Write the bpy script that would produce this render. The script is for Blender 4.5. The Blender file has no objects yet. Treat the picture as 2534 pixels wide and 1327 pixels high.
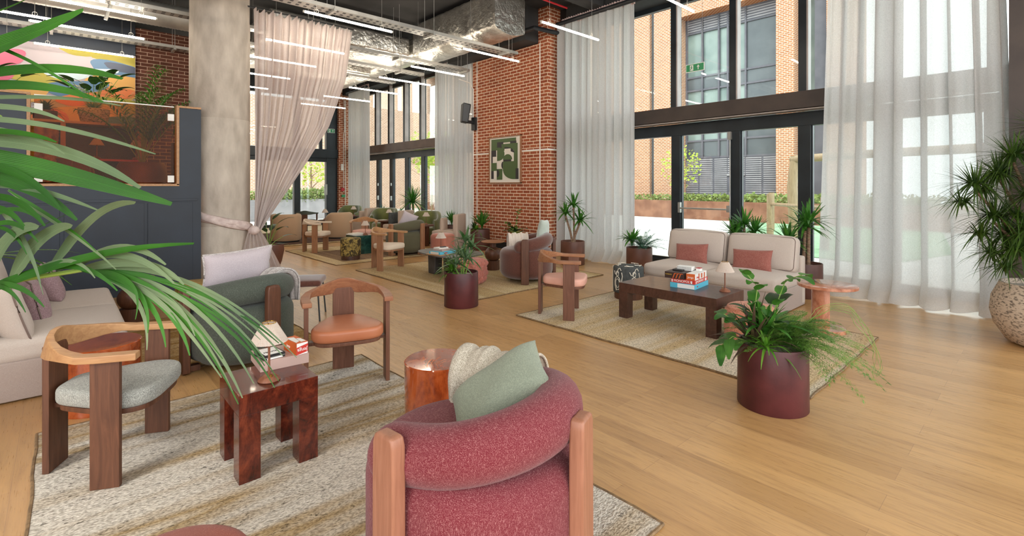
import bpy, bmesh, math, random
from mathutils import Matrix, Vector
PI = math.pi
rnd = random.Random(7)
S = bpy.context.scene
C = S.collection

# ---------------------------------------------------------------- camera, world, exposure
cam_d = bpy.data.cameras.new('camera')
cam = bpy.data.objects.new('camera', cam_d)
C.objects.link(cam)
cam.location = (0, 0, 1.55)
cam.rotation_euler = (PI/2, 0, math.radians(47.47))
cam_d.sensor_fit = 'HORIZONTAL'
cam_d.sensor_width = 36.0
cam_d.lens = 36.0*1223/2534
cam_d.shift_y = -203.5/2534
cam_d.clip_start = 0.05
cam_d.clip_end = 300
S.camera = cam

w = bpy.data.worlds.new('sky')
S.world = w
w.use_nodes = True
wn = w.node_tree
wn.nodes.clear()
wo = wn.nodes.new('ShaderNodeOutputWorld')
wb = wn.nodes.new('ShaderNodeBackground')
wb.inputs[0].default_value = (0.955, 0.985, 1.0, 1)
wb.inputs[1].default_value = 3.0
wn.links.new(wb.outputs[0], wo.inputs[0])

sd = bpy.data.lights.new('sun', 'SUN')
sun = bpy.data.objects.new('sun', sd)
C.objects.link(sun)
sd.energy = 1.6
sd.angle = math.radians(12)
sd.color = (1.0, 0.95, 0.88)
sun.rotation_euler = (math.radians(50), 0, math.radians(25))   # high sun over this building onto the court

vs = S.view_settings
vs.view_transform = 'Standard'
vs.look = 'None'
vs.gamma = 1.0
vs.exposure = 0.45
vs.use_curve_mapping = False
cy = S.cycles
cy.max_bounces = 7
cy.diffuse_bounces = 4
cy.glossy_bounces = 3
cy.transmission_bounces = 4
cy.transparent_max_bounces = 12
cy.caustics_reflective = False
cy.caustics_refractive = False
cy.sample_clamp_indirect = 6.0
cy.use_adaptive_sampling = True
cy.adaptive_threshold = 0.02

# ---------------------------------------------------------------- colours and materials
def lin(c):
    return c/12.92 if c <= 0.04045 else ((c+0.055)/1.055)**2.4
def H(s):
    s = s.lstrip('#')
    return tuple(lin(int(s[i:i+2], 16)/255) for i in (0, 2, 4)) + (1,)

def newmat(name):
    m = bpy.data.materials.new(name)
    m.use_nodes = True
    nt = m.node_tree
    nt.nodes.clear()
    out = nt.nodes.new('ShaderNodeOutputMaterial')
    return m, nt, out

def N(nt, t, **k):
    n = nt.nodes.new(t)
    for a, b in k.items():
        setattr(n, a, b)
    return n

def noise(nt, scale, vec_scale=(1, 1, 1), detail=3, rough=.5, dist=0.0, rot=(0, 0, 0)):
    tc = N(nt, 'ShaderNodeTexCoord')
    mp = N(nt, 'ShaderNodeMapping')
    mp.inputs['Scale'].default_value = vec_scale
    mp.inputs['Rotation'].default_value = rot
    nt.links.new(tc.outputs['Object'], mp.inputs['Vector'])
    n = N(nt, 'ShaderNodeTexNoise')
    n.inputs['Scale'].default_value = scale
    n.inputs['Detail'].default_value = detail
    n.inputs['Roughness'].default_value = rough
    n.inputs['Distortion'].default_value = dist
    nt.links.new(mp.outputs[0], n.inputs['Vector'])
    return n

def ramp(nt, fac, stops, interp='LINEAR'):
    r = N(nt, 'ShaderNodeValToRGB')
    r.color_ramp.interpolation = interp
    e = r.color_ramp.elements
    e[0].position, e[0].color = stops[0]
    e[1].position, e[1].color = stops[-1]
    for p, c in stops[1:-1]:
        x = e.new(p)
        x.color = c
    nt.links.new(fac, r.inputs[0])
    return r

def principled(nt, out, rough=.6, metal=0, spec=.5, sheen=0, coat=0):
    b = N(nt, 'ShaderNodeBsdfPrincipled')
    b.inputs['Roughness'].default_value = rough
    b.inputs['Metallic'].default_value = metal
    b.inputs['Specular IOR Level'].default_value = spec
    b.inputs['Sheen Weight'].default_value = sheen
    b.inputs['Coat Weight'].default_value = coat
    b.inputs['Coat Roughness'].default_value = 0.05
    nt.links.new(b.outputs[0], out.inputs['Surface'])
    return b

def bump(nt, b, h, strength=.3, dist=.01):
    n = N(nt, 'ShaderNodeBump')
    n.inputs['Strength'].default_value = strength
    n.inputs['Distance'].default_value = dist
    nt.links.new(h, n.inputs['Height'])
    nt.links.new(n.outputs[0], b.inputs['Normal'])

def mixc(nt, fac, a, b, mode='MIX'):
    m = N(nt, 'ShaderNodeMix', data_type='RGBA', blend_type=mode)
    if hasattr(fac, 'is_linked') or hasattr(fac, 'links'):
        nt.links.new(fac, m.inputs[0])
    else:
        m.inputs[0].default_value = fac
    for i, v in ((6, a), (7, b)):
        if isinstance(v, tuple):
            m.inputs[i].default_value = v
        else:
            nt.links.new(v, m.inputs[i])
    return m.outputs[2]

def mth(nt, op, a, b=0.0):
    m = N(nt, 'ShaderNodeMath', operation=op)
    for i, v in ((0, a), (1, b)):
        if isinstance(v, (int, float)):
            m.inputs[i].default_value = v
        else:
            nt.links.new(v, m.inputs[i])
    return m.outputs[0]

def plain(name, c1, c2=None, rough=.6, scale=6, vs_=(1, 1, 1), metal=0, spec=.5, bmp=0, bscale=60, coat=0, sheen=0, lo=.35, hi=.65, dist=0.0, bd=.01, detail=3):
    m, nt, out = newmat(name)
    b = principled(nt, out, rough, metal, spec, sheen, coat)
    n = noise(nt, scale, vs_, detail, dist=dist)
    r = ramp(nt, n.outputs[0], [(lo, H(c1)), (hi, H(c2 or c1))])
    nt.links.new(r.outputs[0], b.inputs['Base Color'])
    if bmp:
        n2 = noise(nt, bscale, (1, 1, 1), 4)
        bump(nt, b, n2.outputs[0], bmp, bd)
    return m

def fabric(name, c1, c2, s=90, lo=.42, hi=.62, rough=.9, bmp=.35, sheen=.15, stretch=7):
    m, nt, out = newmat(name)
    b = principled(nt, out, rough, 0, .2, sheen)
    a = noise(nt, s, (1, stretch, stretch), 2)
    c = noise(nt, s, (stretch, stretch, 1), 2)
    d = noise(nt, s, (stretch, 1, stretch), 2)
    mx = mth(nt, 'MAXIMUM', mth(nt, 'MAXIMUM', a.outputs[0], c.outputs[0]), d.outputs[0])
    r = ramp(nt, mx, [(lo, H(c1)), (hi, H(c2))])
    nt.links.new(r.outputs[0], b.inputs['Base Color'])
    bump(nt, b, mx, bmp, .004)
    return m

def wood(name, c1, c2, axis=2, scale=9, rough=.45, coat=0, st=12, bmp=.08):
    sc = [st, st, st]
    sc[axis] = 1
    m, nt, out = newmat(name)
    b = principled(nt, out, rough, 0, .4, 0, coat)
    n = noise(nt, scale*.4, tuple(sc), 5, .6, .8)
    r = ramp(nt, n.outputs[0], [(.3, H(c1)), (.7, H(c2))])
    nt.links.new(r.outputs[0], b.inputs['Base Color'])
    bump(nt, b, n.outputs[0], bmp, .003)
    return m

def burl(name, c1, c2, c3, rough=.2, coat=.6, scale=7):
    m, nt, out = newmat(name)
    b = principled(nt, out, rough, 0, .5, 0, coat)
    n = noise(nt, scale, (1, 1, .6), 6, .65, 2.2)
    n2 = noise(nt, scale*6, (1, 1, 1), 3, .6)
    f = mth(nt, 'ADD', mth(nt, 'MULTIPLY', n.outputs[0], .8), mth(nt, 'MULTIPLY', n2.outputs[0], .2))
    r = ramp(nt, f, [(.35, H(c1)), (.5, H(c2)), (.66, H(c3))])
    nt.links.new(r.outputs[0], b.inputs['Base Color'])
    return m

def emit(name, col, st):
    m, nt, out = newmat(name)
    e = N(nt, 'ShaderNodeEmission')
    e.inputs[0].default_value = H(col)
    e.inputs[1].default_value = st
    nt.links.new(e.outputs[0], out.inputs[0])
    return m

def sheer(name, col, col2, transp=.3, weave=.25, transl=.6):
    m, nt, out = newmat(name)
    d = N(nt, 'ShaderNodeBsdfDiffuse')
    t = N(nt, 'ShaderNodeBsdfTranslucent')
    tr = N(nt, 'ShaderNodeBsdfTransparent')
    n1 = noise(nt, 60, (1, 1, 9), 2)
    n2 = noise(nt, 60, (9, 9, 1), 2)
    mx = mth(nt, 'MULTIPLY', n1.outputs[0], n2.outputs[0])
    r = ramp(nt, mx, [(.15, H(col)), (.35, H(col2))])
    nt.links.new(r.outputs[0], d.inputs[0])
    nt.links.new(r.outputs[0], t.inputs[0])
    m1 = N(nt, 'ShaderNodeMixShader')
    m1.inputs[0].default_value = transl
    nt.links.new(d.outputs[0], m1.inputs[1])
    nt.links.new(t.outputs[0], m1.inputs[2])
    m2 = N(nt, 'ShaderNodeMixShader')
    f = mth(nt, 'ADD', transp - weave*.5, mth(nt, 'MULTIPLY', mx, weave*2))
    nt.links.new(f, m2.inputs[0])
    nt.links.new(m1.outputs[0], m2.inputs[1])
    nt.links.new(tr.outputs[0], m2.inputs[2])
    nt.links.new(m2.outputs[0], out.inputs[0])
    return m

def glass(name, tint='#f4fbfa', refl=.05, rough=0.0, edge=.35):
    m, nt, out = newmat(name)
    tr = N(nt, 'ShaderNodeBsdfTransparent')
    tr.inputs[0].default_value = H(tint)
    g = N(nt, 'ShaderNodeBsdfGlossy')
    g.inputs['Roughness'].default_value = rough
    lw = N(nt, 'ShaderNodeLayerWeight')
    lw.inputs[0].default_value = .25
    f = mth(nt, 'ADD', refl, mth(nt, 'MULTIPLY', lw.outputs['Fresnel'], edge))
    mx = N(nt, 'ShaderNodeMixShader')
    nt.links.new(f, mx.inputs[0])
    nt.links.new(tr.outputs[0], mx.inputs[1])
    nt.links.new(g.outputs[0], mx.inputs[2])
    nt.links.new(mx.outputs[0], out.inputs[0])
    return m

def leafmat(name, c1, c2, rough=.38, scale=8, transl=.3):
    m, nt, out = newmat(name)
    b = principled(nt, out, rough, 0, .45)
    n = noise(nt, scale, (1, 1, 1), 2)
    r = ramp(nt, n.outputs[0], [(.35, H(c1)), (.65, H(c2))])
    at = N(nt, 'ShaderNodeAttribute', attribute_name='vein')
    wv = mth(nt, 'SINE', mth(nt, 'MULTIPLY', at.outputs['Fac'], 42.0))
    mid = mth(nt, 'LESS_THAN', mth(nt, 'ABSOLUTE', at.outputs['Fac']), .05)
    shade = mth(nt, 'ADD', mth(nt, 'ADD', .92, mth(nt, 'MULTIPLY', wv, .09)), mth(nt, 'MULTIPLY', mid, .22))
    cc = N(nt, 'ShaderNodeCombineXYZ')
    for q in range(3):
        nt.links.new(shade, cc.inputs[q])
    r_ = r
    class _O: pass
    r = _O()
    r.outputs = [mixc(nt, 1.0, r_.outputs[0], cc.outputs[0], 'MULTIPLY')]
    bump(nt, b, wv, .25, .002)
    nt.links.new(r.outputs[0], b.inputs['Base Color'])
    t = N(nt, 'ShaderNodeBsdfTranslucent')
    nt.links.new(r.outputs[0], t.inputs[0])
    mx = N(nt, 'ShaderNodeMixShader')
    mx.inputs[0].default_value = transl
    nt.links.new(b.outputs[0], mx.inputs[1])
    nt.links.new(t.outputs[0], mx.inputs[2])
    nt.links.new(mx.outputs[0], out.inputs[0])
    return m

def brick(name, c1, c2, mort, bw=.225, rh=.076, ms=.011, vary=.5, rough=.85):
    m, nt, out = newmat(name)
    b = principled(nt, out, rough, 0, .2)
    tc = N(nt, 'ShaderNodeTexCoord')
    sx = N(nt, 'ShaderNodeSeparateXYZ')
    nt.links.new(tc.outputs['Object'], sx.inputs[0])
    cx = N(nt, 'ShaderNodeCombineXYZ')
    nt.links.new(mth(nt, 'ADD', sx.outputs[0], sx.outputs[1]), cx.inputs[0])
    nt.links.new(sx.outputs[2], cx.inputs[1])
    br = N(nt, 'ShaderNodeTexBrick')
    br.inputs['Scale'].default_value = 1
    br.inputs['Brick Width'].default_value = bw
    br.inputs['Row Height'].default_value = rh
    br.inputs['Mortar Size'].default_value = ms*.5
    br.inputs['Mortar Smooth'].default_value = .1
    br.inputs['Bias'].default_value = 0
    br.inputs['Color1'].default_value = H(c1)
    br.inputs['Color2'].default_value = H(c2)
    br.inputs['Mortar'].default_value = H(mort)
    nt.links.new(cx.outputs[0], br.inputs['Vector'])
    n = noise(nt, 14, (1, 1, 1), 4)
    rr = ramp(nt, n.outputs[0], [(.3, (.72, .72, .72, 1)), (.7, (1.12, 1.1, 1.08, 1))])
    nt.links.new(mixc(nt, vary, br.outputs[0], rr.outputs[0], 'MULTIPLY'), b.inputs['Base Color'])
    inv = mth(nt, 'SUBTRACT', 1, br.outputs['Fac'])
    bump(nt, b, inv, .6, .006)
    return m

def floor_mat():
    m, nt, out = newmat('oak_planks')
    b = principled(nt, out, .32, 0, .5)
    tc = N(nt, 'ShaderNodeTexCoord')
    br = N(nt, 'ShaderNodeTexBrick')
    br.offset = .37
    br.inputs['Scale'].default_value = 1
    br.inputs['Brick Width'].default_value = 1.5
    br.inputs['Row Height'].default_value = .18
    br.inputs['Mortar Size'].default_value = .0012
    br.inputs['Mortar Smooth'].default_value = .3
    br.inputs['Color1'].default_value = H('#c89e6a')
    br.inputs['Color2'].default_value = H('#b48b5a')
    br.inputs['Mortar'].default_value = H('#a27c55')
    nt.links.new(tc.outputs['Object'], br.inputs['Vector'])
    n = noise(nt, 2.2, (.8, 9, 1), 5, .6, 1.2)
    r = ramp(nt, n.outputs[0], [(.3, (.72, .68, .66, 1)), (.5, (1, 1, 1, 1)), (.72, (1.1, 1.08, 1.05, 1))])
    n2 = noise(nt, 14, (.6, 14, 1), 3, .6, .6)
    r2 = ramp(nt, n2.outputs[0], [(.3, (.86, .84, .82, 1)), (.6, (1.04, 1.04, 1.04, 1))])
    c = mixc(nt, .75, br.outputs[0], r.outputs[0], 'MULTIPLY')
    c = mixc(nt, .7, c, r2.outputs[0], 'MULTIPLY')
    nt.links.new(c, b.inputs['Base Color'])
    rr = ramp(nt, n2.outputs[0], [(.2, (.24, .24, .24, 1)), (.8, (.38, .38, .38, 1))])
    nt.links.new(rr.outputs[0], b.inputs['Roughness'])
    bump(nt, b, mth(nt, 'SUBTRACT', n2.outputs[0], br.outputs['Fac']), .12, .002)
    return m

def rug_mat(name, cs, along=1, freq=2.4, speck='#4b463f', amt=.5, fine=150):
    """woven jute: soft bands plus fine knots"""
    m, nt, out = newmat(name)
    b = principled(nt, out, .95, 0, .1)
    sc = [freq, freq, 1]
    sc[along] *= .06
    n = noise(nt, 1, tuple(sc), 3, .55)
    r = ramp(nt, n.outputs[0], [(.32, H(cs[0])), (.47, H(cs[1])), (.54, H(cs[2])), (.62, H(cs[0]))])
    s2 = [1, 1, 1]
    s2[along] = .55
    k = noise(nt, fine*.55, tuple(s2), 2, .7)
    kr = ramp(nt, k.outputs[0], [(.34, H(speck)), (.42, (1, 1, 1, 1))])
    k2 = noise(nt, 7, (1, 1, 1), 3)
    k3 = ramp(nt, k2.outputs[0], [(.35, (.15, .15, .15, 1)), (.7, (amt, amt, amt, 1))])
    c = mixc(nt, k3.outputs[0], r.outputs[0], kr.outputs[0], 'MULTIPLY')
    k4 = noise(nt, fine, tuple(s2), 1, .5)
    r4 = ramp(nt, k4.outputs[0], [(.35, (.62, .6, .58, 1)), (.6, (1.15, 1.15, 1.15, 1))])
    c = mixc(nt, .8, c, r4.outputs[0], 'MULTIPLY')
    nt.links.new(c, b.inputs['Base Color'])
    bump(nt, b, k4.outputs[0], .8, .008)
    return m

M = {}
M['floor'] = floor_mat()
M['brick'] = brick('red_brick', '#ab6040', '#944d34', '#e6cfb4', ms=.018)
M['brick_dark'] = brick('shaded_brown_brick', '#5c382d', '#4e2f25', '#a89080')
M['brick_out'] = brick('court_brick', '#b57650', '#a06241', '#cdbba6', .23, .09, .03)
M['brick_lifted'] = brick('lightened_court_brick', '#cfa184', '#bd8c6e', '#e2d4c4', .23, .09, .03)  # court brick, colour brightened to stand in for missing light
M['conc'] = plain('concrete', '#cabfb2', '#aba093', .75, 3, (2.5, 2.5, .9), bmp=.3, bscale=30, detail=6, lo=.3, hi=.7)
M['ceil'] = plain('dark_ceiling', '#2c2d2f', '#3a3a3b', .8, 2)
M['black'] = plain('black_metal', '#1b1d20', '#232529', .45, 3)
M['frame'] = plain('dark_window_frame', '#181f24', '#222a30', .4, 3)
M['frame_tubelit'] = plain('tubelit_dark_frame', '#2e2823', '#3b342d', .4, 3)  # dark frame with the glow of the tubes put into its colour
M['frame_lt'] = plain('pale_mullion', '#a39792', '#b5aaa5', .4, 3)
M['beam_brown'] = plain('brown_beam', '#5c4436', '#6a5040', .5, 3)
M['bronze'] = plain('bronze_beam', '#3a302c', '#453a34', .5, 3)
M['navy'] = plain('navy_panel', '#19212d', '#202a38', .5, 2)
M['glass'] = glass('window_glass')
M['screen_glass'] = glass('tinted_screen', '#f0c690', .008, edge=.01)
M['sheer'] = sheer('white_sheer', '#cfcecd', '#f0efef', .14, .16, .56)
M['drape'] = sheer('blush_sheer', '#cdbfbb', '#e6dcd8', .11, .12, .42)
M['header'] = plain('blush_header', '#c9ada8', '#dcc6c1', .9, 30)
M['galv'] = plain('galvanised_steel', '#9b9a96', '#b3b2ad', .38, 4, metal=.55)
M['foil'] = plain('foil_duct_wrap', '#cfcbc3', '#f2efe8', .28, 5, metal=.9, bmp=.55, bscale=13, bd=.04, detail=5)
M['white'] = plain('white_paint', '#e6e3dd', '#efece7', .5, 4)
M['tube_light'] = emit('led_tube', '#fff0da', 46)
M['walnut'] = wood('walnut', '#4e3022', '#6c4531')
M['walnut_h'] = wood('walnut_rail', '#86573c', '#a87550', 0)
M['ash'] = wood('pale_oak', '#8a5f45', '#a97d5c')
M['ash_h'] = wood('pale_oak_rail', '#a47752', '#bf9468', 0)
M['red_wood'] = wood('cherry', '#5f3b2c', '#77503d')
M['red_wood_h'] = wood('cherry_rail', '#83523a', '#a06d4e', 1)
M['rose_wood'] = wood('rosy_beech', '#90604a', '#a8755d', rough=.4)
M['burl'] = burl('dark_burl', '#2b0f09', '#541f12', '#7a3620', .25, .3)
M['burl_hi'] = burl('amber_burl', '#6b2410', '#a34a20', '#b85f34', .10, .9, 4)
M['dark_table'] = burl('umber_burl', '#38231c', '#4b2f25', '#573a30', .35, .15, 9)
M['copper'] = burl('copper_burl', '#8a4f38', '#b3765a', '#c68d72', .18, .5, 5)
M['stone_top'] = plain('grey_stained_oak', '#5f5a57', '#77716d', .5, 5, (1, 6, 1))
M['stone_leg'] = plain('slate_leg', '#3e3b39', '#514c49', .6, 5)
M['marble'] = plain('green_marble', '#14332f', '#2d564d', .15, 5, dist=1.5, detail=6, coat=.4)
M['navy_cloth'] = fabric('grey_fabric', '#6f7275', '#8b8e90')
M['rust'] = fabric('berry_boucle', '#6c1f2a', '#b98583', 62, .585, .73, stretch=11)
M['rust_seat'] = fabric('terracotta_boucle', '#8a3d2a', '#b06a50', 62, .58, .75, stretch=11)
M['green'] = fabric('grey_green_boucle', '#3f443c', '#747a6f', 60, .56, .74, stretch=10)
M['brown'] = fabric('mauve_brown_velvet', '#563228', '#764b3f', 40, .5, .75, .8, .1, .5)
M['olive'] = fabric('olive_cloth', '#55523f', '#6a6752', 70, .5, .75)
M['leather'] = plain('tan_leather', '#b06a48', '#bd7856', .38, 4, bmp=.05, bscale=300)
M['pinkseat'] = plain('pink_vinyl', '#d49d8a', '#dba998', .5, 4)
M['creamseat'] = fabric('cream_cloth', '#cdb79f', '#dfcdb8', 80)
M['greyseat'] = fabric('grey_herringbone', '#6f706b', '#b9b9b1', 75, .5, .66)
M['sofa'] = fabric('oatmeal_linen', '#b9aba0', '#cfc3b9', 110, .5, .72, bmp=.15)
M['sofa_shaded'] = fabric('oatmeal_linen_shaded', '#a5958c', '#b8a9a0', 110, .5, .72, bmp=.15)  # same linen, with the shade on the sofa sides put into the colour
M['piping'] = plain('brown_piping', '#6f5f58', '#7d6c64', .8)
M['pinkcush'] = fabric('rose_chenille', '#8a4c44', '#ab7468', 45, .5, .7)
M['mauve'] = fabric('mauve_tweed', '#7a5f64', '#b3979a', 70, .5, .68)
M['lilac'] = fabric('lilac_linen', '#b3a6ac', '#cfc4c6', 90, .5, .7)
M['sage'] = fabric('sage_linen', '#7f8778', '#a3a994', 85, .5, .7)
M['sagevelvet'] = plain('sage_velvet', '#a9b3a8', '#bfc7bd', .7, 3, sheen=.6)
M['blanket'] = fabric('oat_herringbone', '#968a76', '#d9cfbf', 55, .5, .62, bmp=.6)
M['blanketw'] = fabric('ivory_quilt', '#d9c9bb', '#eadfd4', 50, .5, .7)
M['throw'] = fabric('grey_throw', '#8f8684', '#e6ded9', 30, .5, .68, stretch=14)
M['velvet'] = plain('moss_velvet', '#3f4415', '#686d28', .6, 2.5, sheen=.9)
M['tan'] = fabric('tan_twill', '#b49577', '#c8ab8e', 80, .5, .75)
M['slip'] = fabric('beige_slipcover', '#b39e8d', '#c9b6a6', 90, .5, .75)
M['pinkv'] = plain('salmon_velvet', '#b8705c', '#c9816d', .7, 4, sheen=.4)
M['tuft'] = fabric('coral_chenille', '#a5594b', '#cf8f80', 40, .5, .68, bmp=.9)
M['woven'] = fabric('coral_woven', '#b0684d', '#d59a80', 35, .52, .66, bmp=.9)
M['camo'] = plain('foliage_print', '#3a301a', '#a08a4a', .85, 13, dist=1.2, lo=.42, hi=.58, detail=5)
M['ivory'] = plain('ivory_print', '#d8d0c0', '#e6dfd0', .85)
M['charcoal'] = plain('charcoal_cloth', '#3d4040', '#4c4f4e', .9, 30)
M['gold'] = plain('gold_jacquard', '#6f5322', '#a8894a', .6, 12)
M['planter'] = plain('oxblood_planter', '#431a1e', '#5c282a', .45, 4, bmp=.05)
M['planter_b'] = plain('brown_planter', '#5c382b', '#6e4536', .5, 4)
M['planter_d'] = plain('umber_planter', '#4a2a22', '#5a352b', .5, 4)
M['pot_stone'] = plain('speckled_stone', '#6d6257', '#bfae9b', .85, 34, (1, 1, 2.2), bmp=.5, bscale=60, lo=.36, hi=.5)
M['soil'] = plain('gravel_topping', '#8c8074', '#cfc5b8', .95, 90, bmp=.8, bscale=120)
M['leaf'] = leafmat('leaf_green', '#2d661f', '#569436')
M['leaf_d'] = leafmat('leaf_dark', '#1f3d1b', '#33592a')
M['leaf_b'] = leafmat('leaf_bright', '#4f8a26', '#7bb03c')
M['leaf_s'] = leafmat('leaf_silver', '#35622c', '#84a077')
M['leaf_r'] = leafmat('leaf_bronze', '#4a3a2e', '#6b5a4a')
M['fern'] = leafmat('fern_green', '#3f6e26', '#7da049')
M['fern_b'] = leafmat('fern_blue', '#3d6b58', '#5d8c76')
M['palm_d'] = leafmat('palm_leaf', '#1f5409', '#3f7f1a', .42, 3, .28)
M['palm_l'] = leafmat('palm_underside', '#5c7350', '#84966c', .5, 3, .25)
M['bark'] = plain('cane_bark', '#6b5140', '#9a7f68', .9, 20, (1, 1, 4), bmp=.6)
M['stem'] = plain('green_stem', '#6e8f3a', '#88a34d', .5)
M['out_glass'] = plain('facade_glass', '#6c7a76', '#8c9892', .15, .6)
M['out_metal'] = plain('facade_metal', '#55525a', '#625e66', .5, 2)
M['out_light'] = plain('facade_trim', '#908b8e', '#9f999c', .5, 2)
M['corten'] = plain('corten_planter', '#774c38', '#93664e', .8, 2)
M['pave'] = plain('pale_paving', '#c9c4bf', '#d6d1cc', .9, 3)
M['turf'] = plain('rubber_green', '#7fa07c', '#8fae8a', .9, 3)
M['timber'] = wood('weathered_timber', '#7d664c', '#a58c6c')
M['shrub'] = leafmat('shrub_leaf', '#657a3c', '#939c58', .6)
M['blossom'] = leafmat('spring_leaf', '#93a83e', '#c3cf62', .6, 5, .5)
M['shade'] = sheer('pleated_shade', '#ecdccf', '#f6ece2', .02, .01, .5)
M['brass'] = plain('brass', '#c0923e', '#d2a850', .25, 4, metal=1)
M['lampwood'] = wood('lamp_walnut', '#6a3f2c', '#8f5b42')
for k, c in dict(k_red='#c8372c', k_red2='#b3202a', k_blue='#58b5cf', k_white='#ecebe8', k_black='#1d1b1c', k_orange='#d2622a', k_brown='#3a2622',
                 k_pink='#b99c92', k_green='#2f8f5c', k_yellow='#c9a53a', k_teal='#2e7f86', k_book='#e2d9cc', k_art='#4a5f36', k_ink='#2e2a2c', k_cream='#e2dbd0',
                 m_blue='#3f6384', m_lav='#9a9197', m_yel='#968c28', m_gold='#b98c44', m_or='#bb6227', m_pink='#b04a68', m_navy='#2c3a52', m_sky='#a9bcc4').items():
    M[k] = plain(k, c, c, .5)
M['rug_a'] = rug_mat('jute_banded', ('#d9d4ca', '#cbc3b6', '#a8906a'), 1, 2.0, '#4f4a43', .85, 110)
M['rug_b'] = rug_mat('jute_gold', ('#b89a6c', '#a5824f', '#c8ae84'), 1, 3.5, '#8b7354', .5, 90)
M['rug_c'] = rug_mat('jute_sand', ('#c8b088', '#bba176', '#cfba94'), 0, 1.5, '#6f6350', .6, 90)
M['rug_e'] = rug_mat('jute_bleached', ('#dccfba', '#c6ad84', '#d0c1a8'), 1, 1.8, '#6b6459', .7, 85)
M['rug_in'] = rug_mat('wool_taupe', ('#8a715b', '#7d6450', '#93795f'), 0, 2, '#5a4a3c', .5, 90)
M['rug_dk'] = rug_mat('wool_brown', ('#5d463b', '#6b5246', '#544036'), 0, 4, '#3a2c25', .4, 90)
M['hem'] = plain('rug_edge', '#6d563d', '#8f7453', .9, 40)

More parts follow.
